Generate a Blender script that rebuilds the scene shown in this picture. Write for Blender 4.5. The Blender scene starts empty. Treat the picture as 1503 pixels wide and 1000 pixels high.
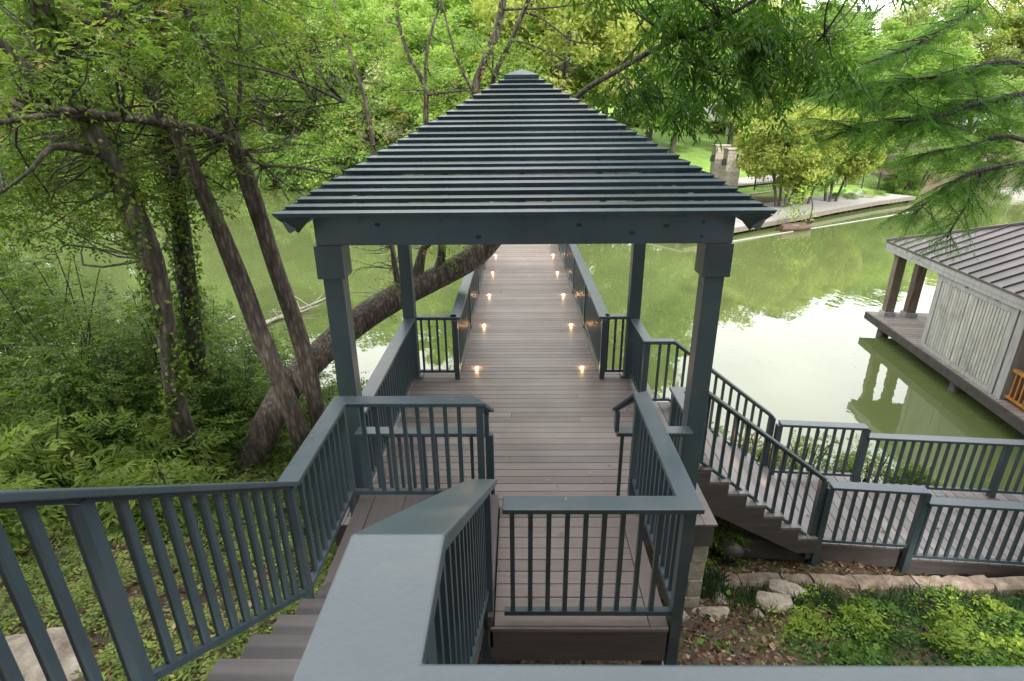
import bpy, math
import numpy as np
from mathutils import Matrix, Vector
R = math.radians
rng = np.random.default_rng(7)

# ------------------------------------------------------------------ camera, world, sun, exposure
scn = bpy.context.scene
CAM_H, F_PX, PITCH, YAW, ROLL = 3.9, 822.36, 21.479, 0.797, 0.527
cd = bpy.data.cameras.new('camera')
cam = bpy.data.objects.new('camera', cd)
scn.collection.objects.link(cam)
cd.sensor_width = 36.0
cd.lens = F_PX / 1503.0 * 36.0
cd.clip_start = 0.05
cd.clip_end = 1500
cd.dof.use_dof = True
cd.dof.focus_distance = 6.5
cd.dof.aperture_fstop = 8.0
cam.matrix_world = (Matrix.Translation((0, 0, CAM_H)) @ Matrix.Rotation(R(YAW), 4, 'Z')
                    @ Matrix.Rotation(R(90 - PITCH), 4, 'X') @ Matrix.Rotation(R(-ROLL), 4, 'Z'))
scn.camera = cam

SUN_EL, SUN_AZ = 40, 168          # azimuth clockwise from +Y (north)
w = bpy.data.worlds.new("World")
scn.world = w
w.use_nodes = True
nt = w.node_tree
bg = nt.nodes['Background']
sky = nt.nodes.new('ShaderNodeTexSky')
sky.sky_type = 'NISHITA'
sky.sun_disc = False
sky.sun_elevation = R(SUN_EL)
sky.sun_rotation = R(SUN_AZ)
tc = nt.nodes.new('ShaderNodeTexCoord')
nz = nt.nodes.new('ShaderNodeTexNoise')
nz.inputs['Scale'].default_value = 2.2
nz.inputs['Detail'].default_value = 5
mr = nt.nodes.new('ShaderNodeMapRange')
mr.inputs['From Min'].default_value = 0.38
mr.inputs['From Max'].default_value = 0.60
mr.inputs['To Min'].default_value = 0.72
mr.inputs['To Max'].default_value = 1.0
mxw = nt.nodes.new('ShaderNodeMixRGB')
mxw.inputs['Color2'].default_value = (11.3, 11.2, 11.0, 1)     # bright thin overcast
nt.links.new(tc.outputs['Generated'], nz.inputs['Vector'])
nt.links.new(nz.outputs['Fac'], mr.inputs['Value'])
nt.links.new(mr.outputs['Result'], mxw.inputs['Fac'])
nt.links.new(sky.outputs['Color'], mxw.inputs['Color1'])
nt.links.new(mxw.outputs['Color'], bg.inputs['Color'])
bg.inputs['Strength'].default_value = 0.15

sl = bpy.data.lights.new('sun', 'SUN')
sl.energy = 2.6
sl.angle = R(3)
sl.color = (1.0, 0.95, 0.86)
so = bpy.data.objects.new('sun', sl)
scn.collection.objects.link(so)
sd = Vector((math.sin(R(SUN_AZ)) * math.cos(R(SUN_EL)), math.cos(R(SUN_AZ)) * math.cos(R(SUN_EL)), math.sin(R(SUN_EL))))
so.rotation_euler = sd.to_track_quat('Z', 'Y').to_euler()

scn.view_settings.view_transform = 'Standard'
scn.view_settings.look = 'None'
scn.view_settings.exposure = 1.2
scn.view_settings.gamma = 1.0
scn.render.engine = 'CYCLES'
scn.cycles.max_bounces = 5
scn.cycles.diffuse_bounces = 3
scn.cycles.transparent_max_bounces = 8

# ------------------------------------------------------------------ helpers
def ray(u, v):
    a = u - 751.5; b = 500 - v; r = R(ROLL)
    a2 = a * math.cos(r) + b * math.sin(r); b2 = -a * math.sin(r) + b * math.cos(r)
    ct, st = math.cos(R(PITCH)), math.sin(R(PITCH))
    x = a2 / F_PX; y = ct + b2 / F_PX * st; z = -st + b2 / F_PX * ct
    c, s = math.cos(R(YAW)), math.sin(R(YAW))
    return np.array([x * c - y * s, x * s + y * c, z])

def at(u, v, Y):
    """survey helper: the point at true distance Y that was measured in direction (u, v)"""
    d = ray(u, v)
    return np.array([0, 0, CAM_H]) + d * (Y / d[1])

ORG = {}
def link(o):
    scn.collection.objects.link(o)

def tag(o, label=None, cat=None, group=None, kind=None):
    if label: o['label'] = label
    if cat: o['category'] = cat
    if group: o['group'] = group
    if kind: o['kind'] = kind
    return o

def empty(name, loc, label, cat, group=None):
    o = bpy.data.objects.new(name, None)
    o.empty_display_size = 0.2
    o.location = loc
    link(o)
    ORG[o.name] = np.array(loc, float)
    return tag(o, label, cat, group)

class MB:
    """collects verts / faces of mixed size, with one random value per face"""
    def __init__(s):
        s.v = []; s.f = []; s.r = []; s.n = 0; s.T = None
    def add(s, V, F, r=0.5):
        V = np.asarray(V, float)
        if s.T is not None: V = s.T(V)
        s.v.append(V)
        for f in F: s.f.append([i + s.n for i in f])
        s.r += [r] * len(F)
        s.n += len(V)
    def box(s, x0, x1, y0, y1, z0, z1, r=None):
        if r is None: r = float(rng.random())
        V = [(x0,y0,z0),(x1,y0,z0),(x1,y1,z0),(x0,y1,z0),(x0,y0,z1),(x1,y0,z1),(x1,y1,z1),(x0,y1,z1)]
        s.add(V, [(3,2,1,0),(4,5,6,7),(0,1,5,4),(1,2,6,5),(2,3,7,6),(3,0,4,7)], r)
    def prism(s, poly, z0, z1, r=0.5):
        """plan polygon (ccw) extruded z0..z1"""
        n = len(poly)
        V = [(p[0], p[1], z0) for p in poly] + [(p[0], p[1], z1) for p in poly]
        F = [list(range(n))[::-1], list(range(n, 2 * n))] + [(i, (i + 1) % n, n + (i + 1) % n, n + i) for i in range(n)]
        s.add(V, F, r)
    def prof(s, poly, axis, a0, a1, r=0.5):
        """profile polygon extruded along an axis: 'x' -> poly is (y,z), 'y' -> poly is (x,z)"""
        n = len(poly)
        if axis == 'x':
            V = [(a0, p[0], p[1]) for p in poly] + [(a1, p[0], p[1]) for p in poly]
        else:
            V = [(p[0], a0, p[1]) for p in poly] + [(p[0], a1, p[1]) for p in poly]
        F = [list(range(n))[::-1], list(range(n, 2 * n))] + [(i, (i + 1) % n, n + (i + 1) % n, n + i) for i in range(n)]
        s.add(V, F, r)
    def bar(s, p, q, wd, ht, r=0.5, up=(0, 0, 1)):
        """rectangular bar whose top-centre line runs p..q"""
        p = np.array(p, float); q = np.array(q, float)
        d = (q - p) / np.linalg.norm(q - p)
        sdv = np.cross(d, up); sdv /= np.linalg.norm(sdv)
        u = np.cross(sdv, d)
        V = []
        for e in (p, q):
            V += [e - sdv * wd / 2 - u * ht, e + sdv * wd / 2 - u * ht, e + sdv * wd / 2, e - sdv * wd / 2]
        s.add(V, [(3,2,1,0),(4,5,6,7),(0,1,5,4),(1,2,6,5),(2,3,7,6),(3,0,4,7)], r)
    def cyl(s, c, r0, r1, z0, z1, n=12, r=0.5):
        V = []
        for rr, z in ((r0, z0), (r1, z1)):
            for k in range(n):
                a = 2 * math.pi * k / n
                V.append((c[0] + rr * math.cos(a), c[1] + rr * math.sin(a), z))
        F = [tuple(range(n))[::-1], tuple(range(n, 2 * n))] + [(k, (k + 1) % n, n + (k + 1) % n, n + k) for k in range(n)]
        s.add(V, F, r)
    def sweep(s, pts, wd, ht, r=0.5):
        """mitred rectangular section along a polyline of top-centre points (plan mitres)"""
        P = [np.array(p, float) for p in pts]
        n = len(P); V = []
        dirs = []
        for i in range(n - 1):
            d = P[i + 1][:2] - P[i][:2]; dirs.append(d / np.linalg.norm(d))
        for i in range(n):
            if i == 0: m = np.array([-dirs[0][1], dirs[0][0]])
            elif i == n - 1: m = np.array([-dirs[-1][1], dirs[-1][0]])
            else:
                n1 = np.array([-dirs[i-1][1], dirs[i-1][0]]); n2 = np.array([-dirs[i][1], dirs[i][0]])
                m = (n1 + n2) / (1 + n1 @ n2)
            a = P[i].copy(); b = P[i].copy()
            a[:2] += m * wd / 2; b[:2] -= m * wd / 2
            V += [a, b, b - [0, 0, ht], a - [0, 0, ht]]
        F = [(0, 1, 2, 3), tuple((n - 1) * 4 + k for k in (3, 2, 1, 0))]
        for i in range(n - 1):
            o = 4 * i
            for k in range(4):
                F.append((o + k, o + 4 + k, o + 4 + (k + 1) % 4, o + (k + 1) % 4))
        s.add(V, F, r)
    def tube(s, pts, rad, n=10, sub=4, wob=0.06, r=0.5, cap=True):
        P = np.array(pts, float); Rd = np.array(rad, float)
        m = len(P)
        if sub > 1 and m > 2:
            Q = []; RR = []
            for i in range(m - 1):
                p0 = P[max(i - 1, 0)]; p1 = P[i]; p2 = P[i + 1]; p3 = P[min(i + 2, m - 1)]
                for k in range(sub):
                    t = k / sub
                    Q.append(.5 * ((2 * p1) + (-p0 + p2) * t + (2 * p0 - 5 * p1 + 4 * p2 - p3) * t * t + (-p0 + 3 * p1 - 3 * p2 + p3) * t ** 3))
                    RR.append(Rd[i] * (1 - t) + Rd[i + 1] * t)
            Q.append(P[-1]); RR.append(Rd[-1])
            P = np.array(Q); Rd = np.array(RR)
        m = len(P)
        D = np.gradient(P, axis=0); D /= np.linalg.norm(D, axis=1)[:, None] + 1e-9
        u = np.cross(D[0], [0.3, 0.9, 0.1]); u /= np.linalg.norm(u)
        V = []
        ph = rng.random(3) * 6
        for i in range(m):
            u = u - D[i] * (u @ D[i]); u /= np.linalg.norm(u)
            b = np.cross(D[i], u)
            for k in range(n):
                a = 2 * math.pi * k / n
                rr = Rd[i] * (1 + wob * math.sin(3 * a + ph[0] + i * .3) + wob * math.sin(2 * a + ph[1] - i * .41))
                V.append(P[i] + (u * math.cos(a) + b * math.sin(a)) * rr)
        F = []
        for i in range(m - 1):
            for k in range(n):
                F.append((i * n + k, i * n + (k + 1) % n, (i + 1) * n + (k + 1) % n, (i + 1) * n + k))
        if cap:
            F.append(tuple(range(n))[::-1]); F.append(tuple((m - 1) * n + k for k in range(n)))
        s.add(V, F, r)

def raw_mesh(name, V, loops, starts, totals, rnd, mat, smooth=False):
    me = bpy.data.meshes.new(name)
    me.vertices.add(len(V)); me.vertices.foreach_set('co', V.astype(np.float32).ravel())
    me.loops.add(len(loops)); me.loops.foreach_set('vertex_index', loops.astype(np.int32))
    me.polygons.add(len(starts))
    me.polygons.foreach_set('loop_start', starts.astype(np.int32))
    me.polygons.foreach_set('loop_total', totals.astype(np.int32))
    me.polygons.foreach_set('use_smooth', np.full(len(starts), smooth))
    a = me.attributes.new('rnd', 'FLOAT', 'FACE')
    a.data.foreach_set('value', np.asarray(rnd, np.float32))
    me.materials.append(mat)
    me.update(calc_edges=True)
    me.validate()
    return me

def obj(name, mb, mat, parent=None, smooth=False, bevel=0):
    V = np.concatenate(mb.v)
    org = ORG[parent.name] if parent is not None else np.zeros(3)
    tot = np.array([len(f) for f in mb.f]); st = np.concatenate([[0], np.cumsum(tot)[:-1]])
    lp = np.concatenate([np.asarray(f) for f in mb.f])
    me = raw_mesh(name, V - org, lp, st, tot, mb.r, mat, smooth)
    o = bpy.data.objects.new(name, me); link(o)
    ORG[o.name] = org
    if parent is not None: o.parent = parent
    if bevel:
        b = o.modifiers.new('bevel', 'BEVEL'); b.width = bevel; b.segments = 2; b.limit_method = 'ANGLE'
    return o

def inst(o, loc, parent):
    """another object sharing o's mesh, shifted in its parent's frame"""
    c = o.copy(); link(c); c.parent = parent; c.location = loc
    return c

# ------------------------------------------------------------------ materials
def newmat(name):
    m = bpy.data.materials.new(name); m.use_nodes = True
    return m, m.node_tree, m.node_tree.nodes['Principled BSDF']

def ramp(nt, cols):
    r = nt.nodes.new('ShaderNodeValToRGB')
    e = r.color_ramp.elements
    while len(e) < len(cols): e.new(0.5)
    for i, (p, c) in enumerate(cols):
        e[i].position = p; e[i].color = (*c, 1)
    return r

def noise(nt, scale, detail=4, rough=.6, stretch=(1, 1, 1), coord='Object'):
    t = nt.nodes.new('ShaderNodeTexCoord'); mp = nt.nodes.new('ShaderNodeMapping')
    mp.inputs['Scale'].default_value = stretch
    n = nt.nodes.new('ShaderNodeTexNoise')
    n.inputs['Scale'].default_value = scale; n.inputs['Detail'].default_value = detail; n.inputs['Roughness'].default_value = rough
    nt.links.new(t.outputs[coord], mp.inputs['Vector']); nt.links.new(mp.outputs['Vector'], n.inputs['Vector'])
    return n

def mixc(nt, a, b, f, mode='MIX'):
    m = nt.nodes.new('ShaderNodeMixRGB'); m.blend_type = mode
    for sock, x in ((m.inputs['Color1'], a), (m.inputs['Color2'], b), (m.inputs['Fac'], f)):
        if isinstance(x, bpy.types.NodeSocket): nt.links.new(x, sock)
        elif isinstance(x, tuple): sock.default_value = (*x, 1)
        else: sock.default_value = x
    return m.outputs['Color']

def bump(nt, p, h, strength=.3, dist=.01):
    b = nt.nodes.new('ShaderNodeBump'); b.inputs['Strength'].default_value = strength; b.inputs['Distance'].default_value = dist
    nt.links.new(h, b.inputs['Height']); nt.links.new(b.outputs['Normal'], p.inputs['Normal'])

def attr(nt):
    a = nt.nodes.new('ShaderNodeAttribute'); a.attribute_name = 'rnd'
    return a.outputs['Fac']

def solid(name, c1, c2, scale=6, rough=.5, bstr=.15, stretch=(1, 1, 1), rvar=None, vary=None, metal=0, fine=60):
    """two-tone noisy surface, optional per-piece variation toward rvar"""
    m, nt, p = newmat(name)
    n = noise(nt, scale, 5, .6, stretch)
    col = ramp(nt, [(.3, c1), (.7, c2)]); nt.links.new(n.outputs['Fac'], col.inputs['Fac'])
    out = col.outputs['Color']
    if rvar:
        out = mixc(nt, out, rvar, attr(nt))
    if vary:
        v = nt.nodes.new('ShaderNodeMapRange'); v.inputs['To Min'].default_value = 1 - vary; v.inputs['To Max'].default_value = 1 + vary
        nt.links.new(attr(nt), v.inputs['Value'])
        g = nt.nodes.new('ShaderNodeCombineColor')
        for k in range(3): nt.links.new(v.outputs['Result'], g.inputs[k])
        out = mixc(nt, out, g.outputs['Color'], 1.0, 'MULTIPLY')
        d = noise(nt, 2.3, 8, .75)
        dr = ramp(nt, [(.50, (0, 0, 0)), (.72, (.55, .55, .55))]); nt.links.new(d.outputs['Fac'], dr.inputs['Fac'])
        out = mixc(nt, out, (.085, .088, .080), dr.outputs['Color'])
    nt.links.new(out, p.inputs['Base Color'])
    p.inputs['Roughness'].default_value = rough; p.inputs['Metallic'].default_value = metal
    n2 = noise(nt, fine, 4, .6, stretch)
    bump(nt, p, n2.outputs['Fac'], bstr, .004)
    return m

M = {}
M['paint'] = solid('slate_paint', (.029, .048, .060), (.043, .068, .083), 3, .36, .35, vary=.10)
M['roofpaint'] = solid('slate_roof_paint', (.028, .050, .063), (.044, .074, .090), 2.5, .36, .35, fine=35, vary=.28)
M['knot'] = solid('dark_knot', (.012, .018, .02), (.02, .028, .03), 20, .6, .1)

def spec(m, ior=None, lvl=None):
    p = m.node_tree.nodes['Principled BSDF']
    if ior: p.inputs['IOR'].default_value = ior
    if lvl is not None: p.inputs['Specular IOR Level'].default_value = lvl
spec(M['paint'], 1.6); spec(M['roofpaint'], 1.7)

def deck_mat(name, base, hi, stretch, rough=.42):
    m, nt, p = newmat(name)
    n = noise(nt, 9, 6, .65, stretch)
    r1 = ramp(nt, [(.25, base), (.75, hi)]); nt.links.new(n.outputs['Fac'], r1.inputs['Fac'])
    v = nt.nodes.new('ShaderNodeMapRange'); v.inputs['To Min'].default_value = .72; v.inputs['To Max'].default_value = 1.22
    nt.links.new(attr(nt), v.inputs['Value'])
    g = nt.nodes.new('ShaderNodeCombineColor')
    for k in range(3): nt.links.new(v.outputs['Result'], g.inputs[k])
    c = mixc(nt, r1.outputs['Color'], g.outputs['Color'], 1.0, 'MULTIPLY')
    st = noise(nt, 1.1, 3, .5)
    sr = ramp(nt, [(.42, (1, 1, 1)), (.62, (.86, .84, .82))]); nt.links.new(st.outputs['Fac'], sr.inputs['Fac'])
    c = mixc(nt, c, sr.outputs['Color'], .7, 'MULTIPLY')
    nt.links.new(c, p.inputs['Base Color'])
    rr = nt.nodes.new('ShaderNodeMapRange'); rr.inputs['To Min'].default_value = rough - .08; rr.inputs['To Max'].default_value = rough + .14
    nt.links.new(st.outputs['Fac'], rr.inputs['Value']); nt.links.new(rr.outputs['Result'], p.inputs['Roughness'])
    n3 = noise(nt, 45, 4, .7, stretch)
    bump(nt, p, n3.outputs['Fac'], .25, .003)
    return m
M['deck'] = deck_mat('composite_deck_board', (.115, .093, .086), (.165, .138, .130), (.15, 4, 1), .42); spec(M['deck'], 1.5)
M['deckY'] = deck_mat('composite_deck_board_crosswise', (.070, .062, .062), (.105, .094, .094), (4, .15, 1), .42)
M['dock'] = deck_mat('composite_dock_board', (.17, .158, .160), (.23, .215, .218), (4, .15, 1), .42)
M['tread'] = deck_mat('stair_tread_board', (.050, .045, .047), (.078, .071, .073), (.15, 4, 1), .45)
M['fascia'] = solid('dark_fascia_board', (.052, .044, .043), (.085, .072, .070), 5, .55, .2, (.3, 3, 3))
M['pole'] = solid('weathered_timber', (.10, .085, .07), (.20, .17, .14), 7, .75, .5, (3, 3, .4))
M['underwood'] = solid('dark_wet_timber', (.025, .022, .02), (.06, .052, .045), 6, .6, .3)

def bark(name, a, b, c, sc=9):
    m, nt, p = newmat(name)
    n = noise(nt, sc, 6, .7, (1, 1, .28))
    v = nt.nodes.new('ShaderNodeTexVoronoi'); v.inputs['Scale'].default_value = sc * 2.6
    t = nt.nodes.new('ShaderNodeTexCoord'); mp = nt.nodes.new('ShaderNodeMapping'); mp.inputs['Scale'].default_value = (1, 1, .22)
    nt.links.new(t.outputs['Object'], mp.inputs['Vector']); nt.links.new(mp.outputs['Vector'], v.inputs['Vector'])
    cr = ramp(nt, [(.3, a), (.5, b), (.72, c)]); nt.links.new(n.outputs['Fac'], cr.inputs['Fac'])
    vr = ramp(nt, [(.1, (1.0, 1.0, 1.0)), (.6, (.22, .20, .18))]); nt.links.new(v.outputs['Distance'], vr.inputs['Fac'])
    col = mixc(nt, cr.outputs['Color'], vr.outputs['Color'], .8, 'MULTIPLY')
    nt.links.new(col, p.inputs['Base Color']); p.inputs['Roughness'].default_value = .85
    inv = nt.nodes.new('ShaderNodeMath'); inv.operation = 'SUBTRACT'; inv.inputs[0].default_value = 1
    nt.links.new(v.outputs['Distance'], inv.inputs[1])
    ad = nt.nodes.new('ShaderNodeMath'); ad.operation = 'ADD'
    nt.links.new(inv.outputs[0], ad.inputs[0]); nt.links.new(n.outputs['Fac'], ad.inputs[1])
    bump(nt, p, ad.outputs[0], 1.0, .03)
    return m
M['bark'] = bark('furrowed_brown_bark', (.075, .062, .052), (.165, .138, .115), (.29, .25, .215))
M['bark_grey'] = bark('grey_bark', (.060, .052, .042), (.135, .118, .096), (.27, .24, .20), 6)
M['bark_dark'] = bark('dark_thin_bark', (.028, .022, .018), (.055, .045, .038), (.10, .085, .07), 12)

def leafmat(name, cols, trans=.35, rough=.5, tcol=1.25):
    m, nt, p = newmat(name)
    r = ramp(nt, cols); nt.links.new(attr(nt), r.inputs['Fac'])
    nt.links.new(r.outputs['Color'], p.inputs['Base Color'])
    p.inputs['Roughness'].default_value = rough
    p.inputs['Specular IOR Level'].default_value = .22
    tr = nt.nodes.new('ShaderNodeBsdfTranslucent')
    tcn = mixc(nt, r.outputs['Color'], (tcol * 1.15, tcol * 1.25, tcol * .55), 1.0, 'MULTIPLY')
    nt.links.new(tcn, tr.inputs['Color'])
    mx = nt.nodes.new('ShaderNodeMixShader'); mx.inputs['Fac'].default_value = trans
    out = nt.nodes['Material Output']
    nt.links.new(p.outputs['BSDF'], mx.inputs[1]); nt.links.new(tr.outputs['BSDF'], mx.inputs[2])
    nt.links.new(mx.outputs['Shader'], out.inputs['Surface'])
    return m
M['leaf_near'] = leafmat('near_leaf', [(0, (.060, .115, .022)), (.4, (.115, .185, .035)), (.8, (.20, .275, .060)), (.96, (.30, .30, .09)), (1, (.36, .20, .08))], .45)
M['leaf_bush'] = leafmat('bush_leaf', [(0, (.014, .034, .007)), (.35, (.072, .130, .022)), (.7, (.165, .240, .05)), (1, (.32, .39, .10))], .4)
M['leaf_light'] = leafmat('light_understory_leaf', [(0, (.060, .110, .022)), (.45, (.15, .22, .045)), (.85, (.28, .34, .085)), (1, (.42, .38, .15))], .4)
M['leaf_pecan'] = leafmat('dark_compound_leaf', [(0, (.022, .070, .012)), (.5, (.052, .125, .018)), (.85, (.11, .20, .03)), (1, (.24, .26, .05))], .4, .35)
M['leaf_cyp'] = leafmat('feathery_leaf', [(0, (.035, .110, .014)), (.5, (.075, .190, .022)), (1, (.15, .27, .04))], .45)
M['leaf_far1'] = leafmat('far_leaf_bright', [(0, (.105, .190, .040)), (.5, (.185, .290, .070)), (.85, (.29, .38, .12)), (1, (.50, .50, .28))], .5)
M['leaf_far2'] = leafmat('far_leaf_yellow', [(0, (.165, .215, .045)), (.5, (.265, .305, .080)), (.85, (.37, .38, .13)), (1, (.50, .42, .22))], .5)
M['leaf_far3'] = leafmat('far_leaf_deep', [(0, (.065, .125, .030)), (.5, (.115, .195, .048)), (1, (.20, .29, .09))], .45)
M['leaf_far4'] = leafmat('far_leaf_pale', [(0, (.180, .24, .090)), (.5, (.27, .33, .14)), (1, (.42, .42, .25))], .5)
M['ivy'] = leafmat('ground_ivy_leaf', [(0, (.018, .050, .010)), (.35, (.07, .145, .02)), (.7, (.18, .28, .035)), (1, (.40, .48, .07))], .3)
M['grass'] = leafmat('grass_blade', [(0, (.022, .055, .026)), (.6, (.050, .10, .050)), (1, (.15, .20, .08))], .2)
M['litter'] = leafmat('fallen_leaf', [(0, (.04, .022, .014)), (.45, (.12, .065, .038)), (.8, (.25, .16, .10)), (1, (.42, .34, .25))], .1, .8, 1)
M['lime'] = leafmat('lime_leaf', [(0, (.08, .16, .02)), (1, (.30, .38, .05))], .35)

def ground_mat():
    m, nt, p = newmat('soil_and_lawn')
    n = noise(nt, 26, 7, .75); n2 = noise(nt, 1.3, 4, .6)
    soil = ramp(nt, [(.3, (.035, .022, .014)), (.5, (.085, .055, .036)), (.68, (.17, .12, .085))]); nt.links.new(n.outputs['Fac'], soil.inputs['Fac'])
    gr = ramp(nt, [(.3, (.05, .10, .02)), (.7, (.11, .19, .035))]); nt.links.new(n.outputs['Fac'], gr.inputs['Fac'])
    g2 = ramp(nt, [(.3, (.10, .20, .03)), (.7, (.19, .30, .05))]); nt.links.new(n2.outputs['Fac'], g2.inputs['Fac'])
    # near: soil with a few green patches; far bank: lawn
    pr = ramp(nt, [(.52, (0, 0, 0)), (.64, (.6, .6, .6))]); nt.links.new(n2.outputs['Fac'], pr.inputs['Fac'])
    near = mixc(nt, soil.outputs['Color'], gr.outputs['Color'], pr.outputs['Color'])
    a = nt.nodes.new('ShaderNodeAttribute'); a.attribute_name = 'lawn'
    c = mixc(nt, near, g2.outputs['Color'], a.outputs['Fac'])
    nt.links.new(c, p.inputs['Base Color']); p.inputs['Roughness'].default_value = .95
    bump(nt, p, n.outputs['Fac'], .8, .04)
    return m
M['ground'] = ground_mat()

def water_mat():
    m, nt, p = newmat('green_lake_water')
    n = noise(nt, .22, 3, .5)
    c = ramp(nt, [(.3, (.082, .108, .038)), (.7, (.096, .122, .044))]); nt.links.new(n.outputs['Fac'], c.inputs['Fac'])
    nt.links.new(c.outputs['Color'], p.inputs['Base Color'])
    p.inputs['Roughness'].default_value = .015
    p.inputs['IOR'].default_value = 1.82
    w1 = noise(nt, 1.7, 3, .5, (1, .55, 1))
    bump(nt, p, w1.outputs['Fac'], .28, .02)
    return m
M['water'] = water_mat()

def stone_mat(name, a, b, c, sc=5):
    m, nt, p = newmat(name)
    n = noise(nt, sc, 7, .7)
    r = ramp(nt, [(.3, a), (.5, b), (.7, c)]); nt.links.new(n.outputs['Fac'], r.inputs['Fac'])
    v = nt.nodes.new('ShaderNodeMapRange'); v.inputs['To Min'].default_value = .8; v.inputs['To Max'].default_value = 1.15
    nt.links.new(attr(nt), v.inputs['Value'])
    g = nt.nodes.new('ShaderNodeCombineColor')
    for k in range(3): nt.links.new(v.outputs['Result'], g.inputs[k])
    cc = mixc(nt, r.outputs['Color'], g.outputs['Color'], 1.0, 'MULTIPLY')
    nt.links.new(cc, p.inputs['Base Color']); p.inputs['Roughness'].default_value = .9
    n2 = noise(nt, sc * 5, 6, .7)
    bump(nt, p, n2.outputs['Fac'], .7, .02)
    return m
M['rock'] = stone_mat('pale_limestone', (.13, .10, .075), (.30, .255, .205), (.46, .42, .365))
M['ledge'] = stone_mat('brownish_limestone', (.11, .08, .06), (.26, .20, .155), (.40, .335, .275), 7)
M['block'] = stone_mat('limestone_block', (.20, .175, .135), (.34, .305, .245), (.46, .42, .35), 8)
M['mortar'] = solid('grey_mortar', (.22, .20, .17), (.30, .28, .24), 12, .9, .4)
M['white'] = solid('weathered_white_paint', (.27, .265, .24), (.43, .425, .39), 5, .65, .4, (4, 4, .5), vary=.12)
M['trimw'] = solid('grey_white_trim', (.22, .22, .215), (.36, .36, .35), 4, .65, .4, (4, 4, .5))
M['metalroof'] = solid('dark_metal_roof', (.065, .058, .057), (.118, .104, .099), 1.6, .5, .15, metal=.15, vary=.05)
M['seam'] = solid('roof_seam', (.03, .03, .034), (.06, .055, .058), 4, .5, .1, metal=.3)
M['rust'] = solid('rusty_wood', (.07, .045, .03), (.17, .10, .06), 8, .8, .3, (1, 1, 3))
M['blue'] = solid('blue_plastic', (.015, .07, .32), (.02, .10, .42), 5, .35, .05)
M['orange'] = solid('orange_stained_wood', (.22, .085, .020), (.42, .19, .05), 6, .5, .2, (3, 3, .5))
M['redboat'] = solid('faded_red_hull', (.055, .030, .024), (.10, .055, .042), 4, .5, .1)
M['black'] = solid('black_iron', (.010, .012, .012), (.022, .024, .024), 8, .45, .1)
M['path'] = solid('pale_concrete', (.25, .235, .22), (.38, .355, .33), 2, .85, .3)
M['siltwood'] = solid('sun_bleached_planks', (.16, .155, .15), (.32, .31, .30), 3, .8, .3, (1, 6, 1), fine=20, vary=.1)
M['oldboard'] = solid('weathered_dark_boards', (.13, .115, .10), (.24, .215, .19), 6, .8, .4, (1, 5, 1), vary=.2)
M['warmpost'] = solid('warm_brown_post', (.085, .062, .043), (.20, .155, .115), 6, .75, .4, (3, 3, .4))
M['farroof'] = solid('pale_metal_roof', (.36, .34, .34), (.50, .47, .46), 1.5, .5, .1, (6, 1, 1), metal=.1)
M['farwall'] = solid('cream_wall', (.50, .46, .40), (.62, .58, .52), 2, .8, .1)
M['dark'] = solid('near_black_wall', (.012, .011, .010), (.03, .026, .022), 3, .5, .05)  # near-black colour for the wall behind the far porch columns
M['brickred'] = solid('reddish_brick_wall', (.22, .10, .075), (.34, .18, .13), 8, .85, .3)
M['driftwood'] = solid('bleached_driftwood', (.26, .23, .19), (.46, .42, .36), 12, .85, .5)
def glass_mat():
    m, nt, p = newmat('window_glass'); p.inputs['Base Color'].default_value = (.03, .035, .04, 1); p.inputs['Roughness'].default_value = .05
    return m
M['glass'] = glass_mat()
def emit(name, col, s):
    m, nt, p = newmat(name)
    p.inputs['Base Color'].default_value = (*col, 1)
    p.inputs['Emission Color'].default_value = (*col, 1); p.inputs['Emission Strength'].default_value = s
    return m
M['lamp'] = emit('warm_lamp_lens', (1, .62, .28), 12)

# ------------------------------------------------------------------ terrain and water
WATER = -1.8
NP = ([-25, -3, 0, 1, 2, 3, 4, 5, 5.6, 6.5, 7.6, 9, 12, 20], [4.0, 1.9, 1.15, .75, .25, -.30, -.92, -1.36, -1.50, -1.62, -1.82, -2.4, -3.2, -3.4])
FP = ([-8, 3.0, 5.2, 5.9, 8.5, 14, 25, 60, 120, 400], [-3.4, -2.3, -1.62, -1.15, -.98, -.6, .5, 5.0, 14, 30])
def shore_near(x): return np.interp(x, [-40, -12, -3.5, -1, 3, 7, 12, 40], [17, 13.5, 11.5, 8.2, 7.6, 7.0, 5.8, 4.5])
def shore_far(x): return np.interp(x, [-60, -12, -5, 2, 8, 11.4, 28, 45, 90], [52, 50, 44, 28, 27.5, 29.0, 40.5, 50, 60])
def gz(x, y):
    x = np.asarray(x, float); y = np.asarray(y, float)
    sn = shore_near(x); sf = shore_far(x)
    a = np.interp(np.where(y > 0, y * 7.6 / sn, y), *NP)
    b = np.interp(y - sf, *FP)
    z = np.maximum(a, b)
    return z + .05 * np.sin(x * 1.7 + 1) * np.sin(y * 1.3) * (np.abs(y) < 12) + .03 * np.sin(x * 4.1) * np.sin(y * 3.7 + 2) * (np.abs(y) < 12)

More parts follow.
